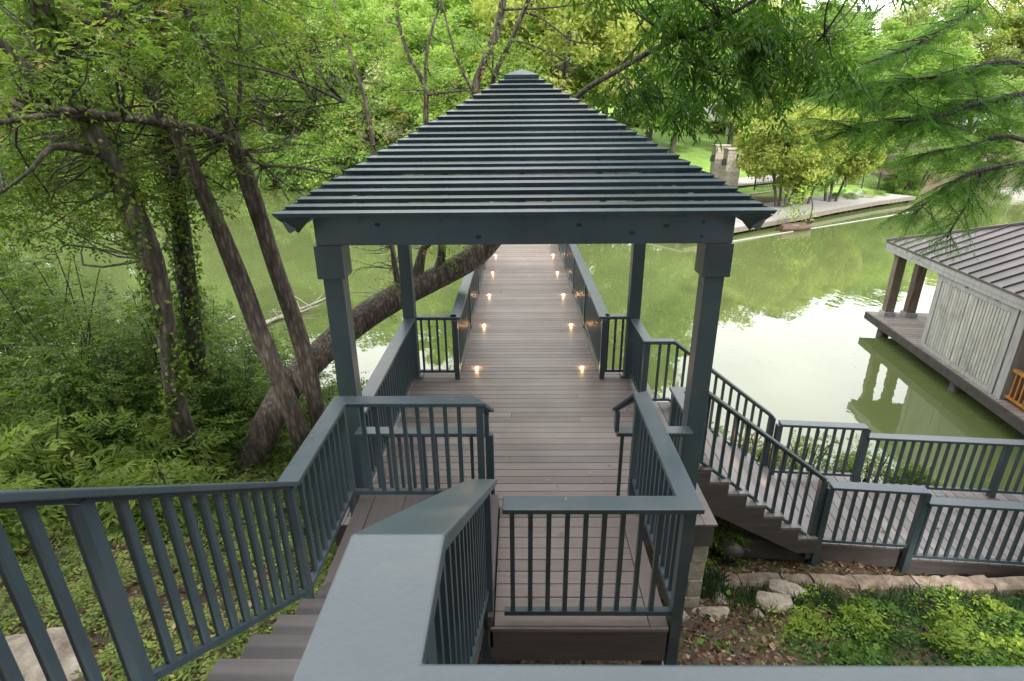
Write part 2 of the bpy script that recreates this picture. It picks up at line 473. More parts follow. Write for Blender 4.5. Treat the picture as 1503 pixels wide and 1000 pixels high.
xs = np.concatenate([np.linspace(-300, -40, 27), np.linspace(-38, -9, 30), np.linspace(-8.8, 10, 190), np.linspace(10.5, 60, 60), np.linspace(65, 320, 26)])
ys = np.concatenate([np.linspace(-25, -1, 25), np.linspace(-.8, 14, 180), np.linspace(14.6, 24, 12), np.linspace(24.7, 75, 75), np.linspace(80, 420, 35)])
X, Y = np.meshgrid(xs, ys)
Zg = gz(X, Y)
V = np.stack([X.ravel(), Y.ravel(), Zg.ravel()], 1)
nx, ny = len(xs), len(ys)
i, j = np.meshgrid(np.arange(nx - 1), np.arange(ny - 1))
q = (j * nx + i).ravel()
loops = np.stack([q, q + 1, q + nx + 1, q + nx], 1).ravel()
me = raw_mesh('ground', V, loops, np.arange(len(q)) * 4, np.full(len(q), 4), np.zeros(len(q)), M['ground'], True)
a = me.attributes.new('lawn', 'FLOAT', 'POINT')
a.data.foreach_set('value', ((V[:, 1] > 22) & (V[:, 0] > 9) & (V[:, 0] < 31) & (V[:, 1] > 39)).astype(np.float32))
g = bpy.data.objects.new('ground', me); link(g); tag(g, kind='structure')

b = MB()
b.add([(-300, 3, WATER), (320, 3, WATER), (320, 75, WATER), (-300, 75, WATER)], [(0, 1, 2, 3)])
tag(obj('water', b, M['water']), kind='structure')

# ------------------------------------------------------------------ railings
def railing(name, label, pts, h=1.05, capw=.17, posts=(), postw=.08, group=None, spacing=.12, capt=.038, balw=.032, cat='railing', nobal=(), tail=False, skirt=0.10):
    """pts: floor points; the cap runs h above them, mitred at the corners"""
    root = empty(name, tuple(pts[0]), label, cat, group)
    P = [np.array(p, float) for p in pts]
    c = MB(); c.sweep([p + [0, 0, h] for p in P], capw, capt)
    obj('cap_rail', c, M['paint'], root, bevel=.006)
    c = MB(); c.sweep([p + [0, 0, h - capt - .001] for p in P], postw * .8, .022)
    obj('top_rail', c, M['paint'], root)
    Q = P[:-1] if tail else P
    c = MB(); c.sweep([p + [0, 0, .12] for p in Q], .045, .04)
    obj('bottom_rail', c, M['paint'], root)
    if tail:
        e = P[-1]; c = MB(); c.box(e[0] - .02, e[0] + .02, e[1] - .06, e[1] + .02, e[2] + h - .26, e[2] + h - capt - .01); obj('rail_return', c, M['paint'], root)
    # balusters
    proto = None
    PP = []
    for it in posts:
        idx = it if isinstance(it, (int, float)) else it[0]
        i0 = int(idx); fr = idx - i0
        PP.append(P[i0] if fr == 0 else P[i0] * (1 - fr) + P[i0 + 1] * fr)
    for k in range(len(P) - 1):
        if k in nobal or (tail and k == len(P) - 2): continue
        d = P[k + 1] - P[k]; L = np.linalg.norm(d[:2])
        n = max(1, int(round(L / spacing)))
        for i in range(n):
            t = (i + .5) / n
            q = P[k] + d * t
            if any(np.linalg.norm((q - pp)[:2]) < max(.082, postw * .98) for pp in PP): continue
            if proto is None:
                m = MB(); o0 = q
                m.box(q[0] - balw / 2, q[0] + balw / 2, q[1] - balw / 2, q[1] + balw / 2, q[2] + .085, q[2] + h - capt - .012)
                proto = obj('baluster', m, M['paint'], root)
            else:
                inst(proto, tuple(q - o0), root)
    for it in posts:
        idx, below = (it, skirt) if isinstance(it, (int, float)) else it
        i0 = int(idx); fr = idx - i0
        q = P[i0] if fr == 0 else P[i0] * (1 - fr) + P[i0 + 1] * fr
        m = MB(); m.box(q[0] - postw / 2, q[0] + postw / 2, q[1] - postw / 2, q[1] + postw / 2, q[2] - below, q[2] + h - capt - .003)
        obj('post', m, M['paint'], root, bevel=.004)
    return root

A_Z, B_Z, UP_Z = .62, .50, 2.08
# stair and landing railing on the left, turning back along the landing to the gazebo edge
railing('stair_railing', 'slate railing down the left side of the upper stairs and round the dark landing',
        [(-1.55, -2.0, UP_Z), (-1.55, 1.02, UP_Z), (-1.55, 3.12, A_Z), (-1.55, 4.29, A_Z), (-.345, 4.29, A_Z), (-.30, 4.50, A_Z - .20)],
        posts=(0, .5, 1, 1.28, 2, (3, .5), (4, .5)), capw=.145, balw=.033, postw=.062, tail=True)
railing('gazebo_front_railing', 'short slate railing between left front gazebo post and the steps',
        [(-.30, 4.83, 0), (-1.62, 4.83, 0)], posts=(0,), capw=.14)
railing('foreground_railing', 'wide slate handrail in the foreground beside the upper stairs and along the bottom edge',
        [(-.245, 3.10, A_Z + .03), (-.245, .90, UP_Z), (-.245, .52, UP_Z), (3.2, .52, UP_Z)],
        posts=((0, .7), 1, 2, 3), capw=.19, capt=.045, postw=.10)
railing('lower_landing_railing', 'slate railing around the planked lower landing right of the foreground handrail',
        [(-.115, 3.05, B_Z), (1.12, 3.05, B_Z), (1.12, 4.66, B_Z), (.955, 4.86, B_Z - .25)], posts=((1, .42), 2), capw=.15, tail=True)
railing('gazebo_front_railing', 'short slate railing between the steps and right front gazebo post',
        [(.955, 4.83, 0), (1.69, 4.83, 0)], posts=(), capw=.14)
railing('gazebo_side_railing', 'slate railing along the left side of the gazebo over the water',
        [(-1.705, 5.19, 0), (-1.705, 8.21, 0)], posts=())
railing('gazebo_back_railing', 'short slate railing from left rear gazebo post to the walkway',
        [(-1.61, 8.31, 0), (-.985, 8.31, 0)], capw=.13)
railing('gazebo_back_railing', 'short slate railing from right rear gazebo post to the walkway',
        [(1.345, 8.31, 0), (1.69, 8.31, 0)], capw=.13)
WEND = 27.5
railing('walkway_railing', 'long slate railing on the left side of the lit walkway',
        [(-1.0, 8.24, 0), (-1.0, WEND, 0)], posts=(0, .125, .25, .375, .5, .625, .75, .875, 1), spacing=.125, skirt=.25)
railing('walkway_railing', 'long slate railing on the right side of the lit walkway',
        [(1.33, 8.24, 0), (1.33, WEND, 0)], posts=(0, .125, .25, .375, .5, .625, .75, .875, 1), spacing=.125, skirt=.25)
# right hand stair down to the lower dock
SN, SFY = 5.76, 7.30
railing('stair_railing', 'far slate railing from right rear gazebo post down the dock stairs',
        [(1.79, 8.20, 0), (1.79, SFY, 0), (2.16, SFY, 0), (3.72, SFY, -1.19)], posts=(1, (3, .2)), capw=.13, h=1.03)
railing('stair_railing', 'near slate railing from right front gazebo post down the dock stairs',
        [(1.79, 5.20, 0), (1.79, SN, 0), (2.12, SN, 0), (3.70, SN, -1.19)], posts=(1, (3, .2)), capw=.13, h=1.03)
AN = R(-5.5)
def dk(u, v, z):      # lower dock frame
    c, s = math.cos(AN), math.sin(AN)
    return (3.72 + u * c - v * s, 5.74 + u * s + v * c, z)
D1, D2 = -1.19, -1.34
railing('dock_railing', 'near slate railing of the first dock section at the foot of the stairs',
        [dk(.06, 0, D1), dk(1.16, 0, D1)], h=.94, posts=((0, .3), (1, .3)), capw=.15)
railing('dock_railing', 'near slate railing along the lower dock section leaving the view at right',
        [dk(1.18, 0, D2), dk(3.6, 0, D2), dk(8, 0, D2)], h=.94, posts=(1, 2), capw=.15)
railing('dock_railing', 'far slate railing of the first dock section beside the green plants',
        [dk(-.05, 1.50, D1), dk(1.16, 1.50, D1)], h=.94, posts=(0, 1), capw=.15)
railing('dock_railing', 'far slate railing of the lower dock section along the open water',
        [dk(1.18, 1.50, D2), dk(3.1, 1.50, D2), dk(8, 1.50, D2)], h=.94, posts=(0, 1, 2), capw=.15)

# ------------------------------------------------------------------ decks, stairs, walkway
def planks(mb, x0, x1, y0, y1, z, th=.025, along='x', pitch=.14, gap=.007, seams=(), butt=0):
    """real boards with real gaps"""
    a0, a1 = (y0, y1) if along == 'x' else (x0, x1)
    l0, l1 = (x0, x1) if along == 'x' else (y0, y1)
    n = max(1, int(round((a1 - a0) / pitch))); p = (a1 - a0) / n
    cuts0 = [l0] + sorted(s for s in seams if l0 < s < l1) + [l1]
    for i in range(n):
        u0 = a0 + i * p + gap / 2; u1 = a0 + (i + 1) * p - gap / 2
        dz = (rng.random() - .5) * .0016
        cuts0 = [l0] + ([l0 + (l1 - l0) * (.25 + .5 * rng.random())] if rng.random() < butt else []) + [l1]
        for k in range(len(cuts0) - 1):
            c0, c1 = cuts0[k] + .0015, cuts0[k + 1] - .0015
            if along == 'x': mb.box(c0, c1, u0, u1, z - th + dz, z + dz)
            else: mb.box(u0, u1, c0, c1, z - th + dz, z + dz)

# gazebo deck
GX0, GX1, GY0, GY1 = -1.97, 2.04, 4.70, 8.52
root = empty('gazebo_deck', (0, GY0, 0), 'brown plank floor under the slatted gazebo roof', 'deck')
b = MB(); planks(b, GX0 + .14, GX1 - .14, GY0 + .14, GY1 - .006, 0, butt=.4)
b.box(GX0, GX0 + .134, GY0, GY1, -.025, .001, .4); b.box(GX1 - .134, GX1, GY0, GY1, -.025, .001, .6)
b.box(GX0 + .136, GX1 - .136, GY0, GY0 + .134, -.025, .001, .5)
obj('decking', b, M['deck'], root, bevel=.003)
b = MB()
b.box(GX0 + .02, GX1 - .02, GY0 + .02, GY0 + .05, -.30, -.027); b.box(GX0 + .02, GX1 - .02, GY1 - .05, GY1 - .02, -.30, -.027)
b.box(GX0 + .02, GX0 + .05, GY0 + .052, GY1 - .052, -.30, -.027); b.box(GX1 - .05, GX1 - .02, GY0 + .052, GY1 - .052, -.30, -.027)
obj('fascia', b, M['fascia'], root)
b = MB()
for k in range(9):
    y = GY0 + .3 + k * .42
    b.box(GX0 + .06, GX1 - .06, y, y + .04, -.24, -.04)
obj('joist', b, M['underwood'], root)
for (x, y) in ((-1.6, 8.2), (1.7, 8.2), (-1.6, 6.4), (1.7, 6.4)):
    m = MB(); m.cyl((x, y), .13, .14, -3.6, -.25, 14); obj('pile', m, M['underwood'], root, smooth=True)

def pillar(x0, x1, y0, y1, z0, z1, rows, label, cols=2, name='stone_pillar', cap=False, group=None):
    root = empty(name, ((x0 + x1) / 2, (y0 + y1) / 2, z0), label, 'pillar', group)
    b = MB(); b.box(x0 + .02, x1 - .02, y0 + .02, y1 - .02, z0, z1 - .01)
    obj('mortar_core', b, M['mortar'], root)
    b = MB()
    hh = (z1 - z0) / rows
    for r_ in range(rows):
        za, zb = z0 + r_ * hh + .006, z0 + (r_ + 1) * hh - .006
        off = .5 if r_ % 2 else .35
        cut = x0 + (x1 - x0) * (off + .1 * rng.random())
        cuty = y0 + (y1 - y0) * (1 - off)
        j = lambda: rng.random() * .018
        for (xa, xb) in ((x0, cut - .006), (cut + .006, x1)):
            for (ya, yb) in ((y0, cuty - .006), (cuty + .006, y1)):
                b.box(xa - j() * (xa == x0), xb + j() * (xb == x1), ya - j() * (ya == y0), yb + j() * (yb == y1), za, zb)
    obj('stone_blocks', b, M['block'], root, bevel=.012)
    if cap:
        b = MB(); b.box(x0 - .08, x1 + .08, y0 - .08, y1 + .08, z1, z1 + .12); obj('capstone', b, M['block'], root, bevel=.02)
    return root
pillar(1.66, 1.99, 4.76, 5.08, -1.75, -.305, 6, 'stone pillar under the right front corner of the gazebo deck')
pillar(-1.93, -1.6, 4.76, 5.08, -1.75, -.305, 6, 'stone pillar under the left front corner of the gazebo deck')

# dark-boarded landing A (boards run away from the camera) and planked landing B
root = empty('stair_landing', (-.9, 3.2, A_Z), 'dark brown landing at the foot of the upper stairs', 'landing')
b = MB(); planks(b, -1.36, -.20, 3.08, 4.38, A_Z, along='y', pitch=.30, gap=.003)
b.box(-1.505, -1.363, 3.08, 4.38, A_Z - .025, A_Z + .001, .5)
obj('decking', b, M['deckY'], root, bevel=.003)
b = MB(); b.box(-1.485, -.2, 4.33, 4.36, A_Z - .28, A_Z - .027); b.box(-1.485, -1.455, 3.08, 4.328, A_Z - .28, A_Z - .027)
b.box(-.235, -.20, 3.0, 4.328, B_Z - .2, A_Z - .027)
obj('fascia', b, M['fascia'], root)
for (x, y) in ((-1.45, 4.2), (-1.45, 3.1)):
    m = MB(); m.box(x - .06, x + .06, y - .06, y + .06, -1.6, A_Z - .03); obj('support_post', m, M['underwood'], root)

root = empty('lower_landing', (.5, 3.0, B_Z), 'brown plank landing enclosed by railings right of the foreground handrail', 'landing')
b = MB(); planks(b, -.19, .93, 3.01, 4.20, B_Z)
b.box(.934, 1.065, 3.01, 4.36, B_Z - .025, B_Z + .001, .6)
planks(b, -.19, .93, 4.2, 4.36, B_Z)
obj('decking', b, M['deck'], root, bevel=.003)
b = MB(); b.box(-.22, 1.06, 3.0, 3.03, B_Z - .33, B_Z - .03); b.box(1.03, 1.06, 3.032, 4.34, B_Z - .33, B_Z - .03)
obj('fascia', b, M['fascia'], root)
b = MB(); b.box(-.22, 1.062, 2.985, 3.007, B_Z - .028, B_Z - .002, .6); obj('edge_trim', b, M['deck'], root)
for (x, y) in ((-.1, 3.1), (1.0, 3.1), (1.0, 4.2)):
    m = MB(); m.box(x - .06, x + .06, y - .06, y + .06, -1.6, B_Z - .05); obj('support_post', m, M['underwood'], root)
# steps from the landing to the gazebo
root = empty('gazebo_steps', (.35, 4.36, 0), 'short brown steps from the planked landing down to the gazebo floor', 'steps')
for k, z in enumerate((.335, .165)):
    y0 = 4.345 + k * .175
    m = MB(); planks(m, -.26, .95, y0, y0 + .21, z, pitch=.105); obj('tread', m, M['deck'], root, bevel=.003)
    m = MB(); m.box(-.26, .95, y0 + .012, y0 + .03, z + .002, z + .143); obj('riser', m, M['fascia'], root)
m = MB()
m.prof([(4.34, -.2), (4.72, -.2), (4.72, .0), (4.56, .13), (4.50, .30), (4.345, .33), (4.34, .3)], 'x', .952, .985); obj('stringer', m, M['fascia'], root)
m = MB()
m.prof([(4.34, -.2), (4.72, -.2), (4.72, .0), (4.56, .13), (4.50, .30), (4.345, .33), (4.34, .3)], 'x', -.30, -.265); obj('stringer', m, M['fascia'], root)

# upper stairs
root = empty('upper_stairs', (-.9, 2.0, A_Z), 'dark brown composite stairs descending from the viewpoint to the dark landing', 'stairs')
NT = 8
rise = (UP_Z - A_Z) / NT; run = (3.08 - 1.0) / (NT - 1) * .99
for k in range(1, NT):
    z = UP_Z - rise * k; y0 = 1.0 + run * (k - 1)
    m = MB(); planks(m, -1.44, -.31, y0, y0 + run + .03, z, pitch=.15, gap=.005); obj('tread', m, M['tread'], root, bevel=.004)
    m = MB(); m.box(-1.43, -.32, y0 + .002, y0 + .02, z + .001, z + rise - .027); obj('riser', m, M['fascia'], root)
m = MB(); m.box(-1.43, -.32, 3.055, 3.075, A_Z + .001, A_Z + rise - .027); obj('riser', m, M['fascia'], root)
for x in (-1.465, -.30):
    m = MB(); m.prof([(.8, UP_Z - .3), (.95, UP_Z - .25), (3.06, A_Z - .22), (3.06, A_Z - .02), (.95, UP_Z - .16), (.8, UP_Z - .1)][::-1], 'x', x, x + .035); obj('stringer', m, M['fascia'], root)
root = empty('upper_deck', (.5, -1, UP_Z), 'upper deck where the viewer stands behind the foreground handrail', 'deck')
b = MB(); planks(b, -1.75, 3.3, -2.2, .62, UP_Z); obj('decking', b, M['deck'], root)
b = MB(); b.box(-.1, 3.3, .625, .655, UP_Z - .3, UP_Z - .01); b.box(-1.78, -1.755, -2.2, .62, UP_Z - .3, UP_Z - .01); obj('fascia', b, M['fascia'], root)
for (x, y) in ((-1.6, .4), (1.0, .4), (3.1, .4), (-1.6, -2), (3.1, -2)):
    m = MB(); m.box(x - .07, x + .07, y - .07, y + .07, .2, UP_Z - .03); obj('support_post', m, M['underwood'], root)

# the long walkway with its lights
root = empty('walkway', (.18, 8.6, 0), 'long straight plank walkway with small lights running over the green water', 'walkway')
b = MB(); planks(b, -.955, 1.285, 8.52, WEND, 0, seams=())
obj('decking', b, M['deck'], root, bevel=.003)
b = MB()
for x in (-.99, 1.285): b.box(x, x + .035, 8.54, WEND, -.26, -.003)
obj('edge_beam', b, M['fascia'], root)
for k in range(9):
    y = 9.05 + k * 2.2
    for x in (-.8, 1.1):
        m = MB(); m.cyl((x, y), .11, .12, -3.6, -.16, 12); obj('pile', m, M['underwood'], root, smooth=True)
    m = MB(); m.box(-1.25, 1.55, y - .07, y + .07, -.42, -.27); obj('cross_beam', m, M['underwood'], root)
for k in range(9):
    y = 8.65 + k * 2.12
    for x in (-.72, 1.06):
        m = MB(); m.cyl((x, y), .026, .026, .002, .010, 16)
        lo = obj('deck_light', m, M['lamp'], root)
        ld = bpy.data.lights.new('deck_lamp', 'POINT'); ld.energy = 1.0 + .5 * rng.random(); ld.color = (1, .55, .22); ld.shadow_soft_size = .006
        l_ = bpy.data.objects.new('deck_lamp', ld); link(l_); l_.parent = root
        l_.location = (x - .18, y - 8.6, .022)

# dock stairs on the right
NS = 7
root = empty('dock_stairs', (2.2, 6.5, 0), 'brown stairs descending right from the gazebo to the lower dock', 'stairs')
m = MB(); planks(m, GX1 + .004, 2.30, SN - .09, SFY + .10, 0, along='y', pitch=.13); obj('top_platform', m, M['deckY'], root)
rs = -D1 / NS; rn = (3.72 - 2.28) / (NS - 1)
for k in range(1, NS):
    x0 = 2.28 + rn * (k - 1); z = -rs * k
    m = MB(); planks(m, x0 - .0, x0 + rn + .025, SN - .09, SFY + .06, z, along='y', pitch=.13); obj('tread', m, M['dock'], root, bevel=.003)
    m = MB(); m.box(x0 + .002, x0 + .018, SN - .06, SFY + .05, z + .001, z + rs - .028); obj('riser', m, M['fascia'], root)
m = MB(); m.box(3.722, 3.738, SN - .06, SFY + .05, D1 + .001, D1 + rs - .028); obj('riser', m, M['fascia'], root)
for y in (SN - .10, SFY + .064):
    m = MB()
    poly = [(2.05, -.03)]
    poly.append((2.27, -.03))
    for k in range(1, NS):
        x0 = 2.28 + rn * (k - 1)
        poly += [(x0, -rs * k - .027), (x0 + rn, -rs * k - .027)]
    poly += [(3.74, D1 - .05), (3.50, D1 - .05), (2.35, -.62), (2.05, -.45)]
    m.prof(poly[::-1], 'y', y, y + .036); obj('stringer', m, M['fascia'], root)
for k in (1, 3, 5):
    x0 = 2.28 + rn * (k - 1); z = -rs * k
    m = MB(); m.box(x0 - .012, x0 - .001, 6.85, 6.93, z + .05, z + .09); obj('step_light', m, M['lamp'], root)
    ld = bpy.data.lights.new('step_lamp', 'POINT'); ld.energy = .8; ld.color = (1, .62, .30); ld.shadow_soft_size = .03
    l_ = bpy.data.objects.new('step_lamp', ld); link(l_); l_.parent = root; l_.location = (x0 + .08 - 2.2, 6.6 - 6.5, z + .1)

# the lower dock in two sections
root = empty('lower_dock', dk(0, .7, D1), 'grey-brown plank dock at the foot of the stairs beside the lake', 'dock')
def dkT(V):
    c, s = math.cos(AN), math.sin(AN)
    return np.stack([3.72 + V[:, 0] * c - V[:, 1] * s, 5.74 + V[:, 0] * s + V[:, 1] * c, V[:, 2]], 1)
b = MB(); b.T = dkT
planks(b, -.05, 1.20, .06, 1.62, D1 - .003, along='y')
planks(b, 1.21, 9.5, .06, 1.62, D2, along='y')
obj('decking', b, M['dock'], root, bevel=.003)
b = MB(); b.T = dkT
b.box(-1.05, 1.20, .05, .085, D1 - .30, D1 - .03); b.box(-1.05, 1.20, 1.625, 1.66, D1 - .30, D1 - .03)
b.box(1.203, 1.23, .05, 1.66, D1 - .14, D1 - .03)
b.box(1.235, 9.5, .05, .085, D2 - .26, D2 - .03); b.box(1.235, 9.5, 1.625, 1.66, D2 - .26, D2 - .03)
b.box(-1.05, -1.02, .09, 1.62, D1 - .30, D1 - .03)
obj('fascia', b, M['fascia'], root)
b = MB(); b.T = dkT; b.box(-1.04, -.10, .04, .5, D1 - .03, D1 - .005, .5); obj('ledge_board', b, M['fascia'], root)
for (u, v) in ((-.6, .17), (1.0, .17), (3.6, .17), (6, .17), (1, 1.5), (3.6, 1.5), (6, 1.5)):
    m = MB(); m.T = dkT; m.box(u - .06, u + .06, v - .06, v + .06, -3.0, D1 - .17); obj('support_post', m, M['paint'], root)

# ------------------------------------------------------------------ gazebo
PX0, PX1, PY0, PY1, PW = -1.81, 1.88, 5.0, 8.42, .18
BZ0, BZ1 = 2.865, 3.14
EZ, OV, APZ = 3.165, .265, 4.42
CXg, CYg = (PX0 + PX1) / 2, (PY0 + PY1) / 2
HWX, HWY = (PX1 - PX0) / 2 + OV, (PY1 - PY0) / 2 + OV
root = empty('gazebo', (CXg, CYg, 0), 'dark slate open gazebo with four posts and a slatted pyramid roof', 'gazebo')
for (x, y) in ((PX0, PY0), (PX1 - PW, PY0), (PX0, PY1 - PW), (PX1 - PW, PY1 - PW)):
    m = MB(); m.box(x, x + PW, y, y + PW, .002, BZ0 - .002); p_ = obj('post', m, M['roofpaint'], root, bevel=.006)
    e = .036
    m = MB(); m.box(x - e, x + PW + e, y - e, y + PW + e, BZ0 - .31, BZ0 - .004); obj('post_collar', m, M['roofpaint'], p_, bevel=.006)
    m = MB(); m.box(x - .05, x + PW + .05, y - .012, y + PW + .012, .003, .03); obj('base_trim', m, M['roofpaint'], p_)
t = .045
m = MB(); m.box(PX0 - .01, PX1 + .02, PY0 - t + .02, PY0 + .02, BZ0, BZ1); fb = obj('beam', m, M['roofpaint'], root, bevel=.004)
for x in (-1.25, -.36, .53, 1.0, 1.30):
    k_ = MB(); k_.T = None
    z = BZ0 + .06 + .14 * rng.random()
    k_.add([(x + .022 * math.cos(a_) * 1.3, PY0 - t + .0185, z + .018 * math.sin(a_)) for a_ in np.linspace(0, 2 * math.pi, 12, endpoint=False)], [tuple(range(12))])
    obj('wood_knot', k_, M['knot'], fb)
k_ = MB()
for z in (BZ0 + .06, BZ0 + .19):
    k_.add([(1.62 + .016 * math.cos(a_), PY0 - t + .0185, z + .016 * math.sin(a_)) for a_ in np.linspace(0, 2 * math.pi, 12, endpoint=False)], [tuple(range(12))])
obj('bolt_head', k_, M['knot'], fb)
m = MB(); m.box(PX0 - .01, PX1 + .02, PY1 - .02, PY1 + t - .02, BZ0, BZ1); obj('beam', m, M['roofpaint'], root)
for x in (PX0 - .01, PX1 - .025):
    m = MB(); m.box(x, x + t, PY0 + .022, PY1 - .022, BZ0, BZ1); obj('beam', m, M['roofpaint'], root)
for x in (PX0 + .14, PX1 - .18):
    m = MB(); m.box(x, x + t, PY0 + .022, PY1 - .022, BZ0 + .02, BZ1); obj('inner_beam', m, M['roofpaint'], root)
apex = np.array([CXg, CYg, APZ])
for sx in (-1, 1):
    for sy in (-1, 1):
        c_ = np.array([CXg + sx * (HWX - .05), CYg + sy * (HWY - .05), EZ + .015])
        m = MB(); m.bar(apex - [0, 0, .05], c_ - [0, 0, .035], .045, .15); obj('hip_rafter', m, M['roofpaint'], root)
        # dropped triangular tail of the mitred eave board
        cc = np.array([CXg + sx * (HWX - .02), CYg + sy * (HWY - .02), EZ - .02])
        d1 = np.array([-sx * .30, 0, 0]); d2 = np.array([0, -sy * .30, 0]); dn = np.array([-sx * .13, -sy * .13, -.15])
        m = MB(); m.add([cc, cc + d1, cc + d2, cc + dn, cc + d1 + [0, 0, .02]], [(0, 1, 3), (0, 3, 2), (0, 2, 1), (1, 2, 3)]); obj('eave_tail', m, M['roofpaint'], root)
def side_frame(k):
    """local (a across, b from apex outward, z) -> world for roof side k"""
    ang = k * math.pi / 2
    def T(V):
        a, b_, z = V[:, 0], V[:, 1], V[:, 2]
        sx, sy = (HWX, HWY)
        if k == 0: return np.stack([CXg + a * sx, CYg - b_ * sy, z], 1)
        if k == 1: return np.stack([CXg + b_ * sx, CYg + a * sy, z], 1)
        if k == 2: return np.stack([CXg - a * sx, CYg + b_ * sy, z], 1)
        return np.stack([CXg - b_ * sx, CYg - a * sy, z], 1)
    return T
NSL = 25
slope = (APZ - EZ)
for k in range(4):
    m = MB(); m.T = side_frame(k)
    for i in range(2, NSL):
        b1 = (i + 1) / NSL; b0 = b1 - .63 / NSL        # outer / inner edge as fraction of the run
        th = .034
        jz = (rng.random() - .5) * .009; jb = (rng.random() - .5) * .003
        b1 += jb; b0 += jb
        # slats tip slightly flatter than the roof pitch
        z1 = APZ - slope * b1 + .020 + jz; z0 = APZ - slope * b0 + .006 + jz
        e1 = b1 - .0008; e0 = b0 - .0008
        m.add([(-e0, b0, z0), (e0, b0, z0), (e1, b1, z1), (-e1, b1, z1),
               (-e0 + .004, b0 - .004, z0 - th), (e0 - .004, b0 - .004, z0 - th), (e1 - .008, b1 - .009, z1 - th), (-e1 + .008, b1 - .009, z1 - th)],
              [(0, 1, 2, 3)[::-1], (4, 5, 6, 7), (2, 1, 5, 6)[::-1], (3, 2, 6, 7)[::-1], (0, 3, 7, 4)[::-1], (1, 0, 4, 5)[::-1]], float(rng.random()))
    obj('roof_slats', m, M['roofpaint'], root)
    for a_ in (-.66, -.33, 0, .33, .66):
        m = MB(); m.T = side_frame(k)
        w_ = .010
        bt = abs(a_) + .03
        zt = APZ - slope * bt - .04; zb = APZ - slope * .97 - .04
        m.add([(a_ - w_, bt, zt), (a_ + w_, bt, zt), (a_ + w_, .97, zb), (a_ - w_, .97, zb),
               (a_ - w_, bt, zt - .10), (a_ + w_, bt, zt - .10), (a_ + w_, .97, zb - .07), (a_ - w_, .97, zb - .07)],
              [(0, 1, 2, 3), (7, 6, 5, 4), (0, 4, 5, 1), (1, 5, 6, 2), (2, 6, 7, 3), (3, 7, 4, 0)])
        obj('rafter', m, M['roofpaint'], root)
m = MB(); r_ = .185; za, zb, zc = APZ - .105, APZ - .075, APZ - .005
m.add([(CXg - r_, CYg - r_, za), (CXg + r_, CYg - r_, za), (CXg + r_, CYg + r_, za), (CXg - r_, CYg + r_, za),
       (CXg - r_, CYg - r_, zb), (CXg + r_, CYg - r_, zb), (CXg + r_, CYg + r_, zb), (CXg - r_, CYg + r_, zb), (CXg, CYg, zc)],
      [(3, 2, 1, 0), (0, 1, 5, 4), (1, 2, 6, 5), (2, 3, 7, 6), (3, 0, 4, 7), (4, 5, 8), (5, 6, 8), (6, 7, 8), (7, 4, 8)])
obj('roof_cap', m, M['roofpaint'], root)

# ------------------------------------------------------------------ leaves
def nrm(v):
    return v / (np.linalg.norm(v, axis=-1, keepdims=True) + 1e-9)

def leaf_arrays(P, D, N, L, W, fine=False):
    S = nrm(np.cross(D, N)); N = np.cross(S, D)
    L = L[:, None]; W = W[:, None]
    if fine:
        v = [P, P + D * L * .28 + S * W * .46 + N * W * .12, P + D * L * .62 + S * W * .38 + N * W * .06 - N * L * .04, P + D * L - N * L * .12,
             P + D * L * .62 - S * W * .38 + N * W * .06 - N * L * .04, P + D * L * .28 - S * W * .46 + N * W * .12]
        V = np.stack(v, 1).reshape(-1, 3)
        F = np.array([[0, 1, 2, 3], [0, 3, 4, 5]])
        return V, F, 6
    v = [P, P + D * L * .45 + S * W * .5 + N * W * .1, P + D * L, P + D * L * .45 - S * W * .5 + N * W * .1]
    V = np.stack(v, 1).reshape(-1, 3)
    return V, np.array([[0, 1, 2, 3]]), 4

class Leaves:
    def __init__(s): s.V = []; s.F = []; s.r = []; s.n = 0
    def add(s, P, D, N, L, W, r, fine=False):
        V, F, k = leaf_arrays(P, D, N, L, W, fine)
        m = len(P)
        idx = (np.arange(m) * k)[:, None, None] + F[None] + s.n
        s.V.append(V); s.F.append(idx.reshape(-1, 4)); s.r.append(np.repeat(r, len(F))); s.n += len(V)
    def build(s, name, mat, parent=None):
        V = np.concatenate(s.V); F = np.concatenate(s.F); r = np.clip(np.concatenate(s.r), 0, 1)
        org = ORG[parent.name] if parent is not None else np.zeros(3)
        me = raw_mesh(name, V - org, F.ravel(), np.arange(len(F)) * 4, np.full(len(F), 4), r, mat)
        o = bpy.data.objects.new(name, me); link(o); ORG[o.name] = org
        if parent is not None: o.parent = parent
        return o

def pinnate(lv, B, T, U, L, n, ll, lw, droop=.25, r0=.5, rv=.5, fine=False, ang=.9):
    """compound leaves: leaflets in pairs along a drooping stalk"""
    m = len(B)
    S = nrm(np.cross(T, U))
    base_r = r0 + (rng.random(m) - .5) * rv
    for j in range(n):
        last = j == n - 1
        s_ = ((j // 2) + .6) / (n / 2)
        s_ = min(s_, 1.0)
        side = 1 if j % 2 else -1
        pos = B + T * (L * s_)[:, None]; pos[:, 2] -= droop * L * s_ * s_
        D = T * 1.0 if last else T * .5 + S * side * ang
        D = D + rng.normal(0, .13, (m, 3)); D[:, 2] -= droop * (.5 + s_)
        N = nrm(U + rng.normal(0, .3, (m, 3)))
        k = ll * (.75 + .5 * rng.random(m)) * (1 - .3 * abs(s_ - .5))
        lv.add(pos, nrm(D), N, k, k * lw, base_r + (rng.random(m) - .5) * .25, fine)

